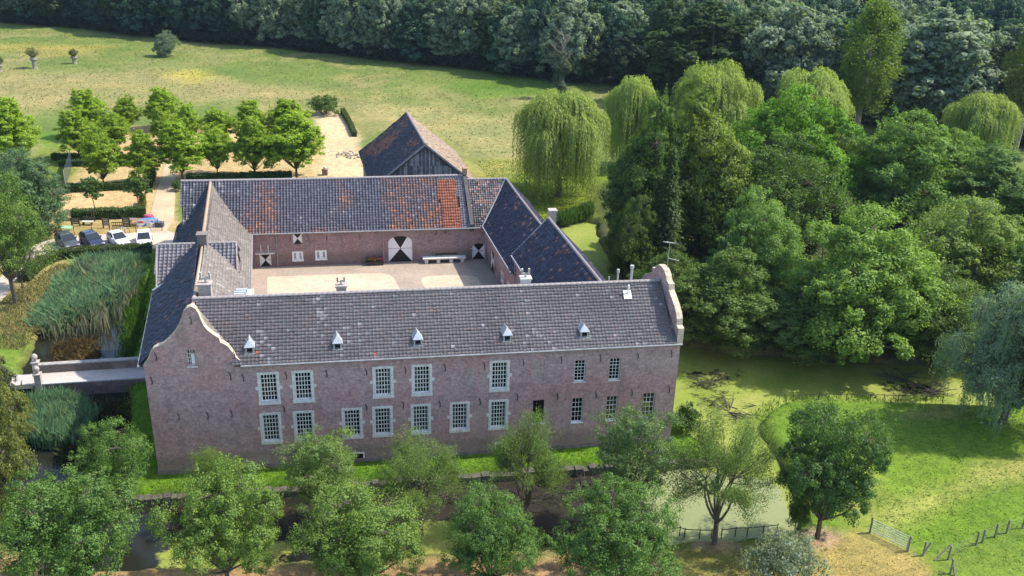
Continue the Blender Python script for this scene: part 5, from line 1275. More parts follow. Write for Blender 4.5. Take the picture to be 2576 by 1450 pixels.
tree('dense', 1665, 790, 640, 197, (0.114, 0.176, 0.041), "low dark thicket tree behind the right end of the roof", "broad_tree", var=0)
tree('dense', 1980, 880, 720, 231, (0.136, 0.211, 0.053), "dark thicket tree on the shore between two broad trees", "broad_tree", var=2)
tree('dense', 2110, 470, 345, 104, (0.107, 0.160, 0.035), "small dark tree at the foot of the slender poplar", "broad_tree", var=1)
tree('dense', 2600, 880, 600, 278, (0.121, 0.196, 0.053), "dark tree behind the blue-green willow at the right edge", "broad_tree", var=0)
tree('dense', 1450, 345, 285, 69, (0.136, 0.196, 0.053), "dark bushy tree behind the lone willow's right shoulder", "broad_tree", var=0)
# meadow pollards
for x, by, ty, lab in ((88, 172, 128, "pollard willow with thick stump in the upper left meadow"), (188, 160, 130, "smaller pollard willow in the upper left meadow"), (0, 180, 150, "pollard willow stump at the left edge of the meadow")):
    b = P(x, by); h = height_at(x, ty, b); o = thing("pollard_willow", lab, "tree", b, "pollard willows in the meadow")
    mb = MB(); mb.lathe((0, 0, -.2), [(.55, 0), (.42, .6), (.45, h * .45), (.75, h * .55), (.6, h * .68), (.2, h * .7)], 9); me = mb.mesh("trunk", M_BARKG); t = bpy.data.objects.new("trunk", me); link(t, o)
    lv = Leaves(int(x) + 300); r = lv.r; d = unit(r, 90); d[:, 2] = np.abs(d[:, 2]) + .5
    for q in d: k = 26; tt = r.random((k, 1)); lv.add(np.array([0, 0, h * .62]) + q * tt * h * .42 + r.normal(0, .06, (k, 3)), unit(r, k) + UP, .24, .4)
    c = bpy.data.objects.new("crown", lv.mesh("crown")); link(c, o); c.color = (0.20, 0.215, 0.11, 1)
# dead ivy-clad tree
b = P(1410, 247); h = height_at(1410, 85, b); o = thing("dead_tree", "bare dead tree with ivy-clad trunk at the edge of the wood", "tree", b)
mb = MB(); r = np.random.default_rng(9); mb.tube([(0, 0, -.3), (.2, 0, h * .4), (0, 0, h * .75), (.5, 0, h)], [.4, .32, .2, .04], 7, False)
for i in range(26):
    z = h * (.4 + .58 * r.random()); th = r.random() * 6.28; ln = 1.2 + 2.6 * r.random() * (1.2 - z / h); e = np.array([math.cos(th) * ln, math.sin(th) * ln, z + ln * .8]); limb(mb, (0.1, 0, z), e, .08, .012, r, .15)
    for k in range(3): limb(mb, np.array([.1, 0, z]) + (e - [.1, 0, z]) * .6, e + r.normal(0, .8, 3), .03, .008, r)
t = bpy.data.objects.new("trunk", mb.mesh("trunk", M_BARKG)); link(t, o)
lv = Leaves(331); n = 5200; z = lv.r.random(n) ** .8 * h * .72; th = lv.r.random(n) * 6.28; rr = (.5 + .8 * np.sin(np.clip(z / h * 3.2, 0, 3.1)) ** .6) * (.6 + .6 * lv.r.random(n)) * (.8 + .5 * np.sin(z * 1.3 + th))
lv.add(np.stack([np.cos(th) * rr, np.sin(th) * rr, z], 1), np.stack([np.cos(th), np.sin(th), 0 * th + .5], 1) + lv.r.normal(size=(n, 3)) * .4, .34, .8)
c = bpy.data.objects.new("ivy", lv.mesh("ivy")); link(c, o); c.color = (0.10, 0.135, 0.08, 1)

# ------------------------------------------------------------------ the wood along the meadow
fe = FOREST_EDGE[:, :2]; seg = np.linalg.norm(np.diff(fe, axis=0), axis=1); cum = np.concatenate([[0], np.cumsum(seg)])
def on_edge(s):
    i = min(len(seg) - 1, max(0, np.searchsorted(cum, s) - 1)); t = (s - cum[i]) / seg[i]; p = fe[i] + (fe[i + 1] - fe[i]) * t
    d = (fe[i + 1] - fe[i]) / seg[i]; return p, np.array([-d[1], d[0]])
def proj(p):
    q = RR @ (np.asarray(p, float) - [0, 0, CAMH]); return CX + FPX * q[0] / q[2], CY - FPX * q[1] / q[2]
WL = ("dark tree in the closed front row of the wood beyond the meadow", "treetop rising behind the front row of the wood")
for row, (off, gap) in enumerate(((3.5, 6.4), (11, 7.5), (20, 8.5), (31, 9.5), (43, 10), (56, 11), (70, 12), (86, 13), (104, 14), (124, 15))):
    s = TR.random() * 3
    while s < cum[-1]:
        p, nn = on_edge(s); s += gap * (.75 + .5 * TR.random())
        q = p + nn * (off + TR.uniform(-2, 2)); b = np.array([q[0], q[1], 0.0])
        X, Y = proj(b + UP * 9); Xb, Yb = proj(b); Xt, Yt = proj(b + UP * 20)
        if X < -130 or X > 2720 or Y < -170: continue
        if row > 1 and (Yb < -25 or (row > 3 and X < 1250)): continue
        hh = TR.uniform(13, 18.5); wdt = TR.uniform(8.5, 12.5)
        silver = TR.random() < (.45 if 600 < X < 1300 else .55 if X > 1850 else .25 if X > 1300 else .12)
        col = C_SILVER if silver else (C_WOOD if TR.random() < .7 else (0.085, 0.13, 0.06))
        plant('wood', b, hh, wdt, col, "wood_tree", ("silvery " if silver else "") + (WL[0].replace("dark ", "") if silver and row == 0 else WL[0] if row == 0 else WL[1]),
              ("silver " if silver else "dark ") + ("front row trees of the wood" if row == 0 else "trees deeper in the wood"))
for x, by, ty, w, col, lab in ((1430, 205, -5, 150, C_SILVER, "silver-green tree rising behind the dead tree"), (1300, 190, 25, 110, C_SILVER, "smaller silver tree left of the dead tree at the wood's edge"), (1745, 265, 18, 270, (0.06, 0.10, 0.035), "large dark green tree standing out from the wood above the willows"),
    (1960, 285, 15, 230, C_SILVER, "silver willow group tree left of the slender poplar"), (2345, 335, 38, 270, C_SILVER, "large silver-leaved tree right of the slender poplar"), (2500, 350, 110, 170, (0.10, 0.13, 0.09), "smaller silver tree before the right edge of the wood"), (1580, 222, 85, 120, (0.055, 0.085, 0.05), "low dark tree at the wood's edge behind the second willow")):
    tree('wood', x, by, ty, w, col, lab, "wood_tree")

# ------------------------------------------------------------------ hedges
def hedge(pts, h, w, label, col=(0.085, 0.145, 0.034), group="clipped hedges"):
    pts = np.asarray(pts, float); o = thing("hedge", label, "hedge", pts[len(pts) // 2], group); lv = Leaves(int(abs(pts[0][0]) * 13) + 7); r = lv.r
    cb = MB(); off = -Vector(o.location)
    for a, b in zip(pts[:-1], pts[1:]):
        d = b - a; ln = np.linalg.norm(d); d = d / ln; nrm = np.array([-d[1], d[0], 0]); cb.box(a - nrm * w * .38, d * ln, nrm * w * .76, UP * h * .88)
        for face, n in (('t', int(ln * w * 95)), ('f', int(ln * h * 95)), ('b', int(ln * h * 50))):
            s_ = r.random((n, 1)) * ln
            if face == 't': C = a + d * s_ + nrm * (r.random((n, 1)) - .5) * w + UP * (h * (.90 + .08 * np.sin(s_ * 1.7 + 3 * np.sin(s_ * .6))) + r.normal(0, .07, (n, 1))); N_ = UP + r.normal(size=(n, 3)) * .5
            else:
                sg = -1 if face == 'f' else 1; C = a + d * s_ + nrm * sg * (w * .5 - .04 + r.normal(0, .05, (n, 1))) + UP * r.random((n, 1)) * h; N_ = nrm * sg + UP * .4 + r.normal(size=(n, 3)) * .5
            lv.add(C, N_, .19, .7)
    c = cb.build("stems", plain("hedge_core", (0.02, 0.03, 0.012), .95), o)
    f = bpy.data.objects.new("foliage", lv.mesh("foliage")); link(f, o); f.location = off; f.color = (*col, 1)
hedge(px((132, 402), (235, 404), (338, 406)), 1.0, 1.0, "dark hedge under the middle orchard row, furthest from the drive")
hedge(px((150, 418), (235, 418), (330, 417)), .9, 1.0, "dark hedge just in front of the far orchard hedge")
hedge(px((166, 482), (270, 478), (372, 474)), 1.0, 1.1, "clipped hedge between the two parched beds left of the path")
hedge(px((182, 552), (275, 549), (368, 545)), 1.3, 1.2, "clipped hedge right behind the playground")
hedge(px((374, 474), (386, 440)), 1.3, .9, "short upright hedge piece along the orchard path", (0.09, 0.12, 0.025))
hedge(px((357, 540), (362, 510)), 1.3, .7, "yellowish short hedge end beside the right young tree", (0.14, 0.14, 0.03))
hedge(px((470, 456), (600, 452), (735, 448)), 1.0, 1.0, "dark hedge behind the ridge of the long barn")
hedge(px((60, 712), (100, 672), (150, 650), (230, 642), (382, 634)), 1.0, 1.2, "low hedge in front of the parked cars", (0.075, 0.115, 0.025))
hedge(px((862, 284), (880, 315), (893, 345)), .9, .8, "loose hedge strip along the right side of the gravel path", (0.09, 0.12, 0.03))

# ------------------------------------------------------------------ reeds, rank grass, meadow tufts
def blades(name, label, poly, n, h0, h1, wid, cols, seed, z=0.0, lean=.35, cat="reeds", cond=None):
    r = np.random.default_rng(seed); poly = np.asarray(poly); lo = poly[:, :2].min(0); hi = poly[:, :2].max(0)
    X = lo[0] + r.random(n * 3) * (hi[0] - lo[0]); Y = lo[1] + r.random(n * 3) * (hi[1] - lo[1]); k = sdf(poly, X, Y) < r.normal(0, .35, n * 3)
    if cond is not None: k &= cond(X, Y)
    X, Y = X[k][:n], Y[k][:n]; m = len(X)
    dens = fbm(X, Y, 2.4, seed); h = (h0 + (h1 - h0) * r.random(m)) * (.55 + .9 * dens)
    th = r.random(m) * 6.283; ph = r.random(m) * 6.283; ln = lean * h * (.3 + r.random(m))
    B = np.stack([X, Y, np.full(m, z)], 1); side = np.stack([np.cos(th), np.sin(th), 0 * th], 1) * wid * (.6 + .8 * r.random(m))[:, None]
    tip = B + np.stack([np.cos(ph) * ln, np.sin(ph) * ln, h], 1); mid = B + np.stack([np.cos(ph) * ln * .3, np.sin(ph) * ln * .3, h * .6], 1)
    V = np.stack([B - side * .6, B + side * .6, mid + side, tip, mid - side], 1).reshape(-1, 3); Qf = np.arange(m * 5).reshape(m, 5)
    cols = np.asarray(cols); cc = cols[r.integers(len(cols), size=m)] * (.7 + .6 * r.random((m, 1))) * (.75 + .5 * dens)[:, None]
    me = npmesh(name, V, Qf, M_BLADE, fcol=cc); o = bpy.data.objects.new(name, me); link(o); return tag(o, label, cat, None, "stuff")
def blade_mat():
    m, N, K, B = nodes("grass_blade"); at = N.new("ShaderNodeAttribute"); at.attribute_name = "col"
    df = N.new("ShaderNodeBsdfDiffuse"); tr = N.new("ShaderNodeBsdfTranslucent"); K.new(at.outputs[0], df.inputs[0]); K.new(at.outputs[0], tr.inputs[0])
    mx = N.new("ShaderNodeMixShader"); mx.inputs[0].default_value = .45; K.new(df.outputs[0], mx.inputs[1]); K.new(tr.outputs[0], mx.inputs[2]); N.remove(B); K.new(mx.outputs[0], N["Material Output"].inputs[0]); return m
M_BLADE = blade_mat()
RG = [(0.16, 0.30, 0.16), (0.20, 0.34, 0.165), (0.14, 0.27, 0.15), (0.26, 0.37, 0.16)]
blades("reed_bed", "tall blue-green reed bed filling the left arm of the moat", px((82, 822), (115, 770), (165, 705), (205, 660), (300, 650), (360, 655), (355, 700), (325, 738), (275, 768), (205, 790), (130, 820)), 24000, .9, 2.0, .055, RG, 61, WATER_Z, .6)
blades("reed_plumes", "brownish seed plumes standing among the blue-green reeds", px((95, 840), (125, 785), (175, 712), (210, 668), (300, 660), (355, 665), (350, 720), (330, 770), (290, 805), (225, 828)), 900, 1.6, 2.3, .05, [(0.28, 0.26, 0.16), (0.24, 0.28, 0.16)], 75, WATER_Z, .35)
blades("bank_weeds", "rank green weeds along the strip below the left block wall", px((345, 655), (374, 650), (358, 800), (335, 900), (308, 895), (322, 820)), 6000, .4, 1.1, .05, [(0.09, 0.17, 0.02), (0.07, 0.14, 0.02)], 62, -.45, cat="weeds")
blades("reed_clump", "blue-green reeds growing below the bridge", px((70, 1010), (160, 990), (205, 1010), (235, 1060), (200, 1100), (110, 1110), (65, 1070)), 6500, 1.1, 2.2, .045, RG, 63, WATER_Z)
blades("moat_weeds", "dark tangled plants on the water below the bridge", px((205, 1000), (330, 1000), (345, 1060), (330, 1130), (210, 1160), (150, 1130)), 5000, .25, .8, .06, [(0.05, 0.08, 0.03), (0.09, 0.085, 0.035), (0.07, 0.06, 0.03)], 64, WATER_Z, .8, "weeds")
blades("brown_reeds", "brown dying plants at the water's edge by the bridge", px((135, 860), (225, 835), (232, 905), (140, 912)), 2600, .3, .8, .06, [(0.15, 0.10, 0.04), (0.10, 0.07, 0.03), (0.17, 0.13, 0.05)], 65, WATER_Z, .8, "weeds")
blades("shore_reeds", "green reed fringe on the bank of the small pond arm behind the yard", px((1385, 560), (1400, 548), (1440, 536), (1485, 522), (1492, 540), (1450, 548), (1410, 562)), 2500, .7, 1.5, .06, [(0.10, 0.18, 0.035), (0.08, 0.15, 0.03)], 66, -.3)
blades("bank_grass", "long grass edging the pond beside the pasture", px((1905, 1040), (1925, 1018), (1975, 998), (2370, 996), (2370, 1006), (1985, 1010), (1940, 1035), (1930, 1060), (1950, 1105), (1935, 1105), (1912, 1075)), 2200, .12, .4, .035, [(0.17, 0.29, 0.035), (0.13, 0.24, 0.03)], 67, -.12, .5, "grass")
notwood = lambda X, Y: sdf(np.concatenate([FOREST_EDGE, np.array([[700, 300, 0], [700, 900, 0], [-700, 900, 0], [-700, 300, 0]])]), X, Y) > 0
blades("meadow_grass", "rough tufted grass all over the upper meadow", px((-150, 60), (335, 95), (900, 150), (1400, 210), (1560, 225), (1500, 290), (1320, 330), (1290, 398), (1180, 395), (1050, 300), (860, 280), (700, 270), (500, 262), (150, 300), (-150, 300)), 9000, .10, .28, .09, [(0.20, 0.24, 0.065), (0.25, 0.25, 0.085), (0.16, 0.21, 0.055), (0.30, 0.27, 0.12)], 69, 0, 1.8, "grass", notwood)
blades("pasture_grass", "bright green pasture grass at the lower right", px((1930, 1040), (2000, 1003), (2360, 1006), (2800, 1080), (2800, 1500), (2330, 1385), (2210, 1330), (2150, 1250)), 7000, .05, .13, .04, [(0.17, 0.32, 0.025), (0.22, 0.34, 0.04), (0.14, 0.27, 0.025), (0.34, 0.36, 0.10)], 70, 0, 1.8, "grass")
blades("lawn_grass", "short lawn grass on the narrow berm before the main house", [L(-3.2, -1.9), L(41, -2.3), L(41.6, 3), L(39.5, 3), L(39.5, -.15), L(0, -.15), L(-.2, 16), L(-4, 16)], 14000, .04, .14, .035, [(0.125, 0.25, 0.02), (0.155, 0.27, 0.03), (0.105, 0.215, 0.02)], 71, 0, .7, "grass")
blades("dry_bank_grass", "dry brownish grass on the bank along the bottom edge", px((1700, 1385), (2010, 1362), (2290, 1395), (2400, 1460), (2300, 1520), (1650, 1520)), 2500, .04, .12, .03, [(0.42, 0.31, 0.12), (0.28, 0.27, 0.07), (0.48, 0.36, 0.17)], 72, 0, 1.6, "grass")
blades("yard_lawn_grass", "short grass on the lawn behind the farm yard under the lone willow", px((1190, 405), (1400, 404), (1500, 440), (1500, 540), (1400, 555), (1330, 545)), 8000, .05, .15, .06, [(0.21, 0.28, 0.035), (0.17, 0.25, 0.03), (0.31, 0.31, 0.07)], 73, 0, .7, "grass")
blades("drive_bank_grass", "dry grass on the left bank between drive and reed bed", px((0, 760), (60, 720), (150, 665), (195, 668), (140, 740), (95, 830), (60, 880), (0, 880)), 9000, .08, .3, .035, [(0.36, 0.30, 0.14), (0.26, 0.25, 0.09), (0.18, 0.21, 0.06)], 74, 0, .7, "grass")
# undergrowth closing the wood's edge and the tree group
UG = "dark undergrowth at the foot of the wood"
s = 0
while s < cum[-1]:
    p, nn = on_edge(s); s += 4.6; b = np.array([p[0] + nn[0] * 1.2, p[1] + nn[1] * 1.2, 0]); X, Y = proj(b)
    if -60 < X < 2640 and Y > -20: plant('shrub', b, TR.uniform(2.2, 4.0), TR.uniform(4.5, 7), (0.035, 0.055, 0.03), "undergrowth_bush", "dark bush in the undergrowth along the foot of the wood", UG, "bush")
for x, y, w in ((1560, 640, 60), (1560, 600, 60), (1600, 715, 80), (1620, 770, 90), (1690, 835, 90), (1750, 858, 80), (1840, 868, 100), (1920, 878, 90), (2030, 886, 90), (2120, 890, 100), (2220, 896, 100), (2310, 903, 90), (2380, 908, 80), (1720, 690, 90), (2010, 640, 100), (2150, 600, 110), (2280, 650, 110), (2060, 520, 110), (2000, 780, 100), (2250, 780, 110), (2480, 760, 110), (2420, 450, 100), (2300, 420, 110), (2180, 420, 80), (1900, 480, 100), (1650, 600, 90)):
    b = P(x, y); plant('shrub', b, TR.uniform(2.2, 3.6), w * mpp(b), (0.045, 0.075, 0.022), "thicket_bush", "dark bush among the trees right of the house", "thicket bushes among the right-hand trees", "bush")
# drowned branches lying in the pond
for i, (x, y, s_, lab) in enumerate(((1830, 1035, 3.6, "dark drowned branch tangle lying in the duckweed right of the house"), (1790, 960, 3.0, "dark twiggy branches in the duckweed near the end wall"), (2280, 955, 3.4, "flat dark branch tangle in the pond before the blue-green willow"), (2350, 985, 2.6, "smaller branch tangle at the pond edge by the pasture"), (1330, 1265, 3.2, "fallen branches in the dark moat below the thin willow"), (1180, 1260, 2.6, "fallen twigs in the dark moat left of the thin willow"), (1450, 1235, 2.6, "fallen branches in the moat before the right end of the lawn strip"), (640, 1290, 2.4, "fallen twigs in the moat before the scrolled gable"))):
    b = P(x, y, WATER_Z); o = thing("drowned_branches", lab, "branches", b); mb = MB(); r = np.random.default_rng(400 + i)
    for k in range(9):
        th = r.random() * 6.28; e = np.array([math.cos(th) * s_ * (.4 + .6 * r.random()), math.sin(th) * s_ * .6, .05 + .5 * r.random()]); limb(mb, (0, 0, -.05), e, .06, .02, r, .2, 5)
        for q in range(7): a = e * (.25 + .7 * r.random()); limb(mb, a, a + np.array([r.normal() * .9, r.normal() * .6, .05 + .2 * r.random()]), .025, .008, r, .2, 4)
    t = bpy.data.objects.new("twigs", mb.mesh("twigs", M_WOODD)); link(t, o)

# ------------------------------------------------------------------ parked cars
def paint(name, col, rough=.25):
    m, N, K, B = nodes(name); B.inputs["Base Color"].default_value = (*col, 1); B.inputs["Roughness"].default_value = rough; B.inputs["Coat Weight"].default_value = .6
    tc = N.new("ShaderNodeTexCoord"); n = noise(N, K, 2.0, tc.outputs["Object"], 4); r = ramp(N, K, n.outputs[0], [(0.3, tuple(c * .9 for c in col)), (.7, col)]); K.new(r.outputs[0], B.inputs["Base Color"]); return m
M_CGLASS = paint("car_glass", (0.02, 0.025, 0.03), .06); M_TYRE = plain("tyre", (0.015, 0.015, 0.015), .9); M_RIM = plain("wheel_rim", (.5, .5, .52), .35, .7); M_LAMP = paint("headlamp", (.75, .76, .78), .1); M_TRIM = plain("black_trim", (.02, .02, .02), .6); M_TAIL = paint("tail_lamp", (.35, .02, .02), .2)
def car(bx, by, yaw, col, label, L_=4.35, Wd=1.8, Hh=1.5, suv=False):
    b = P(bx, by, .06); o = thing("parked_car", label, "car", b, "cars parked on the gravel drive", yaw); m = paint("car_paint_" + str(int(bx)), col)
    x0, x1 = -L_ / 2, L_ / 2; hb = .92 if not suv else 1.02; hw = Wd / 2
    def loft(secs, name, mat, par=o, smooth=True):   # secs: list of (list of (x, y, z)) rings
        mb = MB(); n = len(secs[0]); mb.add([p for s in secs for p in s], [(i * n + k, i * n + (k + 1) % n, (i + 1) * n + (k + 1) % n, (i + 1) * n + k) for i in range(len(secs) - 1) for k in range(n)] + [tuple(reversed(range(n))), tuple((len(secs) - 1) * n + k for k in range(n))])
        me = mb.mesh(name, mat); 
        q = bpy.data.objects.new(name, me); link(q, par); return q
    def ring(x, w, zl, zh, cr): return [(x, -w, zl), (x, -w * 1.0, zl + (zh - zl) * .55), (x, -w * (1 - cr), zh), (x, w * (1 - cr), zh), (x, w, zl + (zh - zl) * .55), (x, w, zl)]
    body = loft([ring(x0, hw * .82, .38, hb - .14, .12), ring(x0 + .12, hw * .95, .24, hb + .02, .1), ring(x0 + .7, hw, .2, hb + .04, .1), ring(0, hw, .2, hb, .09), ring(x1 - 1.25, hw, .2, hb - .03, .1), ring(x1 - .5, hw * .98, .22, hb - .16, .14), ring(x1 - .12, hw * .9, .24, hb - .28, .16), ring(x1, hw * .78, .36, hb - .36, .14)], "body", m)
    t0, t1 = x0 + .25, x1 - 1.15; r0, r1 = x0 + .6 + (0 if suv else .12), x1 - 2.05
    wt, wb_ = hw * .74, hw * .90
    cab = MB(); V = [(t0, -wb_, hb), (t1, -wb_, hb - .02), (t1, wb_, hb - .02), (t0, wb_, hb), (r0, -wt, Hh - .05), (r1, -wt, Hh - .02), (r1, wt, Hh - .02), (r0, wt, Hh - .05)]
    cab.add(V, [(0, 1, 5, 4), (1, 2, 6, 5), (2, 3, 7, 6), (3, 0, 4, 7)]); g = bpy.data.objects.new("glass", cab.mesh("glass", M_CGLASS)); link(g, o)
    rf = loft([[(r0 - .05, -wt - .02, Hh - .07), (r0 - .05, wt + .02, Hh - .07), (r0 + .02, wt * .9, Hh - .01), (r0 + .02, -wt * .9, Hh - .01)], [((r0 + r1) / 2, -wt - .03, Hh - .03), ((r0 + r1) / 2, wt + .03, Hh - .03), ((r0 + r1) / 2, wt * .85, Hh + .03), ((r0 + r1) / 2, -wt * .85, Hh + .03)], [(r1 + .06, -wt - .02, Hh - .06), (r1 + .06, wt + .02, Hh - .06), (r1, wt * .9, Hh), (r1, -wt * .9, Hh)]], "roof", m)
    for sy in (-1, 1):
        for a, c in (((t1, sy * wb_, hb - .02), (r1, sy * wt, Hh - .03)), (((t0 + t1) / 2 - .05, sy * (wb_ + .005), hb), ((r0 + r1) / 2 - .1, sy * (wt + .005), Hh - .04)), ((t0, sy * wb_, hb), (r0, sy * wt, Hh - .06)), ((t0 + .45, sy * (wb_ + .005), hb), (r0 + .2, sy * (wt + .005), Hh - .06))): pm = MB(); pm.tube([a, c], .045, 5); q = bpy.data.objects.new("roof_pillar", pm.mesh("roof_pillar", m)); link(q, o)
        mm = MB(); mm.box((t1 - .35, sy * (hw + .02) - .09, hb + .02), (.14, 0, 0), (0, .18, 0), (0, 0, .13)); q = bpy.data.objects.new("mirror", mm.mesh("mirror", m)); link(q, o)
        hl = MB(); hl.box((x1 - .32, sy * hw * .66 - .16, hb - .44), (.28, 0, 0), (0, .32, 0), (0, 0, .15)); q = bpy.data.objects.new("headlight", hl.mesh("headlight", M_LAMP)); link(q, o)
        tl = MB(); tl.box((x0 - .01, sy * hw * .70 - .12, hb - .25), (.1, 0, 0), (0, .24, 0), (0, 0, .2)); q = bpy.data.objects.new("tail_light", tl.mesh("tail_light", M_TAIL)); link(q, o)
        for wx_ in (x0 + .8, x1 - .85):
            wm_ = MB(); wm_.tube([(wx_, sy * (hw - .18), .32), (wx_, sy * (hw + .03), .32)], .33, 14); q = bpy.data.objects.new("wheel", wm_.mesh("wheel", M_TYRE)); link(q, o)
            rm = MB(); rm.tube([(wx_, sy * (hw - .02), .32), (wx_, sy * (hw + .045), .32)], .2, 12); k = bpy.data.objects.new("rim", rm.mesh("rim", M_RIM)); link(k, q)
    fb = MB(); fb.box((x1 - .1, -hw * .6, .28), (.115, 0, 0), (0, hw * 1.2, 0), (0, 0, .2)); q = bpy.data.objects.new("grille", fb.mesh("grille", M_TRIM)); link(q, o)
    pl = MB(); pl.box((x1 + .01, -.26, .34), (.012, 0, 0), (0, .52, 0), (0, 0, .11)); q = bpy.data.objects.new("number_plate", pl.mesh("number_plate", M_WHITE)); link(q, o)
car(171, 620, math.radians(-47), (0.06, 0.065, 0.07), "dark grey parked car, furthest left in the row", 4.0, 1.72, 1.52, True)
car(233, 617, math.radians(-46), (0.022, 0.028, 0.055), "dark blue parked car, second from the left", 4.0, 1.70, 1.48, True)
car(300, 614, math.radians(-48), (0.74, 0.75, 0.76), "white parked hatchback, third from the left", 3.8, 1.65, 1.42)
car(364, 614, math.radians(-71), (0.78, 0.79, 0.80), "white parked car facing the camera, nearest the gatehouse", 3.95, 1.72, 1.46)

# ------------------------------------------------------------------ playground strip behind the drive
posts = [P(x, y) for x, y in ((95, 598), (142.7, 593), (187.8, 592), (232.8, 590), (276.7, 588), (343, 585), (408, 582))]
fo = thing("mesh_fence", "brown wire mesh fence with posts between drive and playground", "fence", posts[3]); off = -Vector(fo.location)
M_RUST = plain("rusty_steel", (0.16, 0.085, 0.05), .8, .2)
for p in posts: mb = MB(); mb.tube([p - UP * .1, p + UP * 1.35], .045, 6); mb.build("post", M_RUST, fo)
mb = MB()
for a, b in zip(posts[:-1], posts[1:]):
    for z in np.arange(.1, 1.3, .2): mb.tube([a + UP * z, b + UP * z], .009, 3, False)
    for k in range(12): q = a + (b - a) * k / 12; mb.tube([q + UP * .05, q + UP * 1.28], .007, 3, False)
tag(mb.build("wire_mesh", M_RUST, fo), kind="stuff")
def frame_panel(x, y, w, h, label, mat, name="wooden_frame", rails=4):
    b = P(x, y); o = thing(name, label, "play frame", b)
    for sx in (-1, 1): mb = MB(); mb.box(b + np.array([sx * w / 2 - .06, -.06, 0]), (.12, 0, 0), (0, .12, 0), (0, 0, h)); mb.build("post", M_WOODD, o)
    for k in range(rails): mb = MB(); z = h * (.25 + .7 * k / rails); mb.box(b + np.array([-w / 2 + .06, -.03, z]), (w - .12, 0, 0), (0, .06, 0), (0, 0, h * .7 / rails * .8)); mb.build("board", mat, o)
frame_panel(191, 569, .95, 1.0, "low brown wooden play frame left in the playground", plain("brown_boards", (0.23, 0.14, 0.10), .8), rails=3)
frame_panel(268, 574, .75, 1.3, "upright greyish board panel in the middle of the playground", plain("grey_boards", (0.27, 0.22, 0.20), .8), rails=4)
frame_panel(319, 571, .8, 1.25, "dark upright board panel on the right of the playground", plain("dark_boards", (0.17, 0.14, 0.12), .8), rails=3)
b = P(221, 566); o = thing("play_bench", "dark bench with pale seat at the playground hedge", "bench", b)
mb = MB(); mb.box(b + [-.65, -.25, .42], (1.3, 0, 0), (0, .5, 0), (0, 0, .06)); mb.build("seat", M_STONE, o)
mb = MB(); mb.box(b + [-.65, .22, .55], (1.3, 0, 0), (0, .06, 0), (0, 0, .4)); mb.build("backrest", M_WOODD, o)
for sx in (-.5, .5): mb = MB(); mb.box(b + [sx - .05, -.2, 0], (.1, 0, 0), (0, .4, 0), (0, 0, .42)); mb.build("leg", M_WOODD, o)
for x, y, lab in ((232, 558, "dark post pair nearest the playground hedge, left one"), (238, 557, "dark post pair nearest the playground hedge, right one")):
    b = P(x, y); o = thing("play_post", lab, "post", b); mb = MB(); mb.tube([b, b + UP * 1.5], .08, 7); mb.tube([b + UP * 1.5, b + UP * 1.58], [.1, .03], 7); mb.build("shaft", M_WOODD, o)
b = P(164.6, 583); o = thing("play_table", "pale green low play table behind the fence", "table", b); M_PG = plain("pale_green_plastic", (0.34, 0.62, 0.34), .5, 0, .1)
mb = MB(); mb.box(b + [-.85, -.5, .5], (1.7, 0, 0), (0, 1.0, 0), (0, 0, .08)); mb.build("table_top", M_PG, o)
for sx in (-.7, .7):
    for sy in (-.38, .38): mb = MB(); mb.tube([b + [sx, sy, 0], b + [sx, sy, .5]], .05, 6); mb.build("leg", M_PG, o)
b0, b1 = P(283, 576), P(312, 575); o = thing("balance_rail", "low dark wooden rail with upright spindles in the playground", "rail", (b0 + b1) / 2)
for z in (.35, .75): mb = MB(); mb.box(b0 + UP * z, b1 - b0, (0, .08, 0), UP * .09); mb.build("rail", M_WOODD, o)
for k in range(7): mb = MB(); q = b0 + (b1 - b0) * k / 6; mb.tube([q, q + UP * .9], .035, 5); mb.build("spindle", M_WOODD, o)
b = P(340, 566); o = thing("picnic_table", "brown picnic table beside the colourful banner", "table", b); M_PB = plain("picnic_boards", (0.24, 0.17, 0.12), .8)
for k in range(4): mb = MB(); mb.box(b + [-.8, -.4 + .2 * k, .72], (1.6, 0, 0), (0, .18, 0), (0, 0, .05)); mb.build("board", M_PB, o)
for sy in (-.8, .65): mb = MB(); mb.box(b + [-.8, sy, .42], (1.6, 0, 0), (0, .25, 0), (0, 0, .05)); mb.build("bench_board", M_PB, o)
for sx in (-.6, .55): mb = MB(); mb.box(b + [sx, -.75, .3], (.06, 0, 0), (0, 1.5, 0), (0, 0, .1)); mb.prism([b + [sx, -.6, 0], b + [sx, -.48, 0], b + [sx, .1, .72], b + [sx, -.02, .72]], (.06, 0, 0)); mb.prism([b + [sx, .6, 0], b + [sx, .48, 0], b + [sx, -.1, .72], b + [sx, .02, .72]], (.06, 0, 0)); mb.build("trestle", M_PB, o)
# banner, inflatable, bicycle
def banner_mat():
    m, N, K, B = nodes("printed_banner"); tc = N.new("ShaderNodeTexCoord"); mp = N.new("ShaderNodeMapping"); mp.inputs["Scale"].default_value = (3.2, 1, 4.0); K.new(tc.outputs["Object"], mp.inputs[0])
    v = N.new("ShaderNodeTexVoronoi"); v.inputs["Scale"].default_value = 1.0; K.new(mp.outputs[0], v.inputs["Vector"])
    h = N.new("ShaderNodeSeparateColor"); K.new(v.outputs["Color"], h.inputs[0])
    r = ramp(N, K, h.outputs[0], [(0, (.82, .82, .84)), (.46, (.12, .25, .62)), (.6, (.82, .82, .84)), (.72, (.55, .06, .08)), (.82, (.80, .82, .85)), (.93, (.2, .5, .25))]); r.color_ramp.interpolation = 'CONSTANT'
    K.new(r.outputs[0], B.inputs["Base Color"]); B.inputs["Roughness"].default_value = .6; return m
b0, b1 = P(346, 575), P(400, 573); o = thing("banner", "white banner with blue and red print hung on the playground fence", "banner", (b0 + b1) / 2)
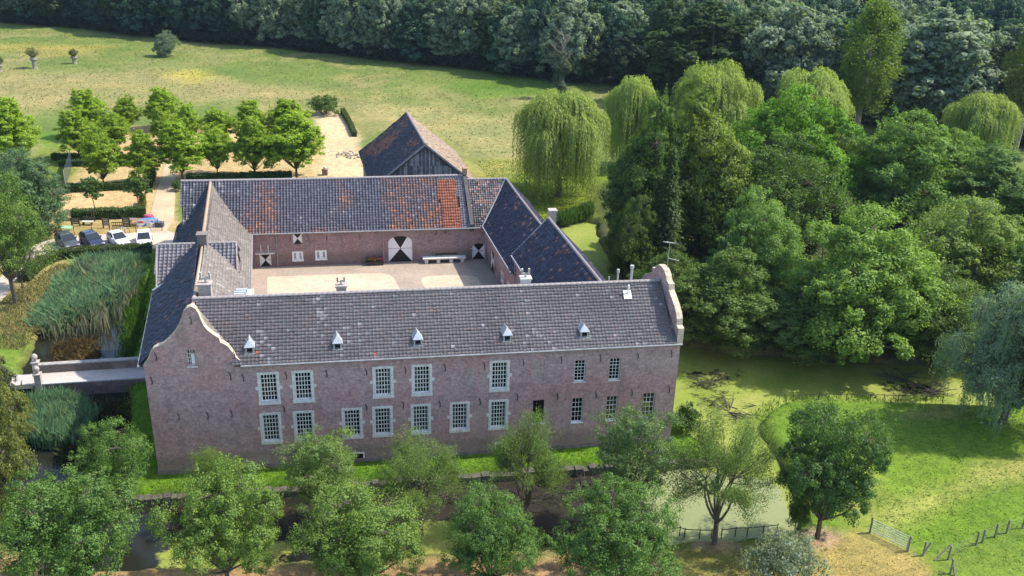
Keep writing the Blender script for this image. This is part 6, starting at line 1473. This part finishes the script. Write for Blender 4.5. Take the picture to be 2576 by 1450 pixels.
mb = MB(); nseg = 10; d = (b1 - b0) / nseg; nr = np.array([d[1], -d[0], 0]); nr /= np.linalg.norm(nr)
for k in range(nseg): a = b0 + d * k + UP * .15 + nr * .05 * math.sin(k * 1.3); c_ = b0 + d * (k + 1) + UP * .15 + nr * .05 * math.sin((k + 1) * 1.3); mb.quad(a, c_, c_ + UP * .95, a + UP * .95)
mb.build("cloth", banner_mat(), o)
for q in (b0, b1): mb = MB(); mb.tube([q, q + UP * 1.25], .035, 6); mb.build("pole", M_GALV, o)
b = P(372, 562); o = thing("inflatable_mat", "blue and red inflatable play mat behind the banner", "play mat", b)
for k, (c_, sx, sy) in enumerate((((.10, .25, .68), 2.4, 1.4), ((.55, .10, .16), 1.3, .8))):
    mb = MB(); q = b + (np.array([.3, 0, 0]) if k == 0 else np.array([-.3, 1.3, .1])); mb.lathe((0, 0, 0), [(.4, 0), (.5, .12), (.5, .3), (.42, .42), (.15, .46)], 14); me = mb.mesh("cushion", plain("vinyl_" + str(k), c_, .35, 0, .1)); t = bpy.data.objects.new("cushion", me); link(t, o); t.location = Vector(q) - o.location; t.scale = (sx, sy, 1.3)
b = P(402, 572); o = thing("storage_box", "dark low storage box right of the banner", "box", b); mb = MB(); mb.box(b + [-.5, -.3, 0], (1.0, 0, 0), (0, .6, 0), (0, 0, .6)); mb.build("body", plain("slate_plastic", (.07, .08, .10), .6), o); mb = MB(); mb.box(b + [-.54, -.34, .602], (1.08, 0, 0), (0, .68, 0), (0, 0, .08)); mb.build("lid", plain("slate_lid", (.10, .11, .14), .5), o)
b = P(310, 588); o = thing("bicycle", "white bicycle leaning by the playground fence", "bicycle", b)
for sx in (-.52, .52):
    mb = MB(); mb.tube([b + [sx + .33 * math.cos(t), 0, .34 + .33 * math.sin(t)] for t in np.linspace(0, 6.283, 17)], .025, 5, False); mb.build("wheel", M_TYRE, o)
fp = {'bb': (-.08, 0, .3), 'st': (-.22, 0, .82), 'hd': (.36, 0, .8), 'f': (.52, 0, .34), 'r': (-.52, 0, .34)}
mb = MB()
for a, c_ in (('bb', 'st'), ('bb', 'hd'), ('st', 'hd'), ('hd', 'f'), ('bb', 'r'), ('st', 'r')): mb.tube([b + np.array(fp[a]), b + np.array(fp[c_])], .028, 5)
mb.build("frame", M_WHITE, o)
mb = MB(); mb.box(b + [-.36, -.07, .86], (.26, 0, 0), (0, .14, 0), (0, 0, .05)); mb.build("saddle", M_TRIM, o)
mb = MB(); mb.tube([b + [.36, -.28, .98], b + [.36, .28, .98]], .02, 5); mb.tube([b + [.36, 0, .8], b + [.36, 0, .98]], .02, 5); mb.build("handlebar", M_TRIM, o)
# glazed shelter beside the grey-green willow, slim lamp post
b = P(180, 462); o = thing("glass_shelter", "tall dark glass panel shelter with white corner post at the orchard edge", "shelter", b)
for k in range(4): mb = MB(); q = P(166 + 5 * k, 470 - 17 * k); mb.tube([q, q + UP * 2.4], .05, 6); mb.build("post", M_WHITE if k == 0 else M_IRON, o)
for k in range(3): mb = MB(); q0, q1 = P(166 + 5 * k, 470 - 17 * k), P(171 + 5 * k, 453 - 17 * k); mb.prism([q0 + UP * .1, q1 + UP * .1, q1 + UP * 2.3, q0 + UP * 2.3], (.04, 0, 0)); mb.build("panel", plain("dark_glass_panel", (0.05, 0.08, 0.10), .2), o)

# ------------------------------------------------------------------ courtyard furniture
a0, z0 = atv(1063, 662, NVV); a1, z1 = atv(1170, 660, NVV)
o = thing("stone_bench", "long stone bench on short piers against the barn wall", "bench", FN.pt((a0 + a1) / 2, -.5, 0))
mb = MB(); bar(mb, FN, a0, a1, .5, .66, -.85, -.02); mb.build("bench_slab", M_STONE, o)
for q in (.08, .36, .66, .92): mb = MB(); a = a0 + (a1 - a0) * q; bar(mb, FN, a - .2, a + .2, 0.014, .5, -.75, -.1); mb.build("pier", M_STONE, o)
a0, z0 = atv(920, 668, NVV); a1, z1 = atv(964, 667, NVV)
o = thing("flower_trough", "dark wooden trough with red and pink flowers left of the arched door", "planter", FN.pt((a0 + a1) / 2, -.5, 0))
mb = MB(); bar(mb, FN, a0, a1, .014, .45, -.8, -.15); mb.build("trough", M_WOODD, o)
for k, (c_, n) in enumerate((((0.06, 0.10, 0.03), 900), ((0.42, 0.06, 0.16), 260), ((0.45, 0.12, 0.05), 160))):
    lv = Leaves(500 + k); r = lv.r; C = np.array([FN.pt(a0 + (a1 - a0) * (r.random() if k == 0 else (.75 + .25 * r.random() if k == 1 else .2 + .5 * r.random())), -.8 + .65 * r.random(), .45 + .35 * r.random() ** 1.5 + .06 * k) for _ in range(n)]); lv.add(C, unit(r, n) + UP * .6, .12, .8)
    f = bpy.data.objects.new("foliage" if k == 0 else "blossom", lv.mesh("foliage")); link(f, o); f.location = -o.location; f.color = (*c_, 1)
b = P(818, 441); o = thing("brick_pillar", "short brick gate pillar with ball behind the barn ridge", "pillar", b); mb = MB(); mb.cbox(b, .75, .6, .8); mb.cbox(b + UP * .8, .9, .75, .1); mb.build("shaft", plain("pillar_brick", (0.25, 0.16, 0.15), .9), o); mb = MB(); mb.lathe(b + UP * .9, [(.1, 0), (.2, .12), (.22, .25), (.12, .4), (.02, .45)], 10); mb.build("ball_finial", M_STONE, o, True)
# rubble heap by the timber barn
M_RUB = plain("rubble", (0.33, 0.29, 0.24), .95, 0, .3, 5)
rr_ = random.Random(4); base = P(875, 392); o = thing("rubble_heap", "heap of pale rubble and cut brush left of the timber barn", "heap", base)
for k in range(46):
    mb = MB(); p = base + np.array([rr_.gauss(0, 1.6), rr_.gauss(0, 1.1), 0]); h = max(.1, .7 - .22 * np.linalg.norm((p - base) / [1.3, .9, 1])); s_ = rr_.uniform(.10, .28)
    mb.lathe(p + UP * (h * .5 - .1), [(s_ * .5, 0), (s_ * rr_.uniform(.8, 1.1), s_ * .4), (s_ * .7, s_ * .8), (s_ * .2, s_)], 6); mb.build("stone", M_RUB if k % 3 else M_SAND_STONE, o)
# ------------------------------------------------------------------ fences at the pasture
def rail_gate(p0, p1, label):
    p0 = np.asarray(p0); p1 = np.asarray(p1); o = thing("field_gate", label, "gate", (p0 + p1) / 2)
    for z in np.linspace(.2, 1.15, 6): mb = MB(); mb.tube([p0 + UP * z, p1 + UP * z], .025, 6); mb.build("rail", M_GALV, o)
    for q in (0, .33, .66, 1): mb = MB(); p = p0 + (p1 - p0) * q; mb.tube([p + UP * (.05 if q in (0, 1) else .18), p + UP * 1.18], .03 if q in (0, 1) else .02, 6); mb.build("upright", M_GALV, o)
rail_gate(P(2190, 1342), P(2280, 1385), "galvanised tubular field gate between bank and pasture")
def post(p, h, label, lean=(0, 0), name="fence_post", r=.07):
    o = thing(name, label, "post", p, "wooden fence posts around the pasture"); mb = MB(); p = np.asarray(p, float); t = p + np.array([lean[0], lean[1], h]); mb.tube([p - UP * .2, p + (t - p) * .96, t], [r, r * .95, r * .55], 7); mb.build("shaft", M_POST, o); return t
tops = []
post(P(2283, 1388), 1.3, "wooden gate post at the lower end of the field gate")
post(P(2188, 1340), 1.3, "wooden gate post at the upper end of the field gate")
plist = [(2322, 1398, "fence post left of the braced corner, nearest the gate"), (2390, 1443, "dark corner post at the bottom edge below the pasture"), (2385, 1408, "braced corner post at the bottom right"), (2455, 1372, "first thin fence post right of the braced corner"), (2470, 1366, "second thin fence post close beside the first"), (2502, 1352, "third thin fence post along the lower right pasture"), (2531, 1342, "fourth thin fence post along the lower right pasture"), (2572, 1328, "fence post at the right edge of the picture")]
for x, y, lab in plist: tops.append(post(P(x, y), 1.15, lab))
for (xa, ya, xb, yb, lab) in ((2318, 1400, 2335, 1375, "slanting brace beside the left corner post"), (2350, 1410, 2385, 1380, "slanting brace leaning on the corner post"), (2402, 1450, 2388, 1415, "slanting brace at the bottom edge")):
    a, c_ = P(xa, ya), P(xb, yb + 20) + UP * 1.0; o = thing("fence_brace", lab, "post", a); mb = MB(); mb.tube([a, c_], .07, 6); mb.build("shaft", M_POST, o)
o = thing("wire_fence", "thin wire strands along the lower right pasture posts", "fence", P(2500, 1360)); 
for z in (.35, .7, 1.0):
    mb = MB(); seq = [2, 3, 4, 5, 6, 7]
    mb.tube([P(plist[i][0], plist[i][1]) + UP * z for i in seq], .006, 3, False); mb.build("wire", M_POST, o)
def water_fence(pts, label, h=.55, z=-.5):
    P3 = [P(x, y, z) for x, y in pts]; o = thing("bank_fence", label, "fence", P3[len(P3) // 2])
    for a, c_ in zip(P3[:-1], P3[1:]): mb = MB(); mb.tube([a + UP * h * .8, c_ + UP * h * .8], .035, 5); mb.build("rail", M_WOODD, o)
    for a in P3: mb = MB(); mb.tube([a - UP * .3, a + UP * h], .04, 5); mb.build("stake", M_WOODD, o)
water_fence([(1678, 1346), (1710, 1340), (1722, 1345), (1760, 1347), (1790, 1347)], "low dark stake fence at the pond left of the open willow")
water_fence([(1815, 1346), (1850, 1342), (1880, 1341), (1920, 1338), (1955, 1334)], "low dark stake fence at the pond between the two bank trees")
water_fence([(1995, 1003), (2060, 999), (2130, 1000), (2190, 1001), (2260, 1003), (2330, 1005), (2372, 1006)], "low dark stake fence along the pond edge of the pasture", .4, -.35)
for x, y, h, lab in ((1465, 535, 1.6, "thin dark post at the pond arm behind the yard"), (1448, 487, 1.3, "thin dark stake on the lawn near the dark alder")): post(P(x, y), h, lab, name="lawn_post", r=.05)
# pale balustraded house glimpsed through the wood
b = P(2495, 20); hz = max(5.0, height_at(2495, 16, b)); o = thing("balcony_house", "pale house with white balustrade glimpsed above the wood at the top right", "house", b)
mb = MB(); mb.box(b + [-6, 3, 0], (12, 0, 0), (0, 8, 0), (0, 0, hz + 3)); mb.build("wall", plain("house_render", (0.30, 0.30, 0.29), .8), o)
mb = MB(); mb.box(b + [-3.4, -.2, hz - .3], (6.8, 0, 0), (0, 3.2, 0), (0, 0, .3)); mb.build("balcony_slab", M_WHITE, o)
for k in range(4): mb = MB(); mb.tube([b + [-3.2 + 2.1 * k, 0, 0], b + [-3.2 + 2.1 * k, 0, hz - .3]], .12, 6); mb.build("column", M_WHITE, o)
mb = MB(); mb.box(b + [-3.4, -.2, hz + 1.0], (6.8, 0, 0), (0, .2, 0), (0, 0, .15)); mb.build("hand_rail", M_WHITE, o)
for k in range(12): mb = MB(); mb.box(b + [-3.3 + k * .6, -.15, hz], (.16, 0, 0), (0, .15, 0), (0, 0, 1.0)); mb.build("baluster", M_WHITE, o)

# ------------------------------------------------------------------ thin summer haze
hm_ = bpy.data.materials.new("summer_haze"); hm_.use_nodes = True; hn = hm_.node_tree.nodes; hn.clear()
ho = hn.new("ShaderNodeOutputMaterial"); hv = hn.new("ShaderNodeVolumePrincipled"); hv.inputs["Color"].default_value = (0.55, 0.78, 1.0, 1); hv.inputs["Density"].default_value = 0.00008; hv.inputs["Anisotropy"].default_value = 0.2
hm_.node_tree.links.new(hv.outputs[0], ho.inputs["Volume"])
mb = MB(); mb.box((-2300, -400, -4), (4600, 0, 0), (0, 4200, 0), (0, 0, 50)); tag(mb.build("haze", hm_), kind="stuff")
SC.cycles.volume_bounces = 0
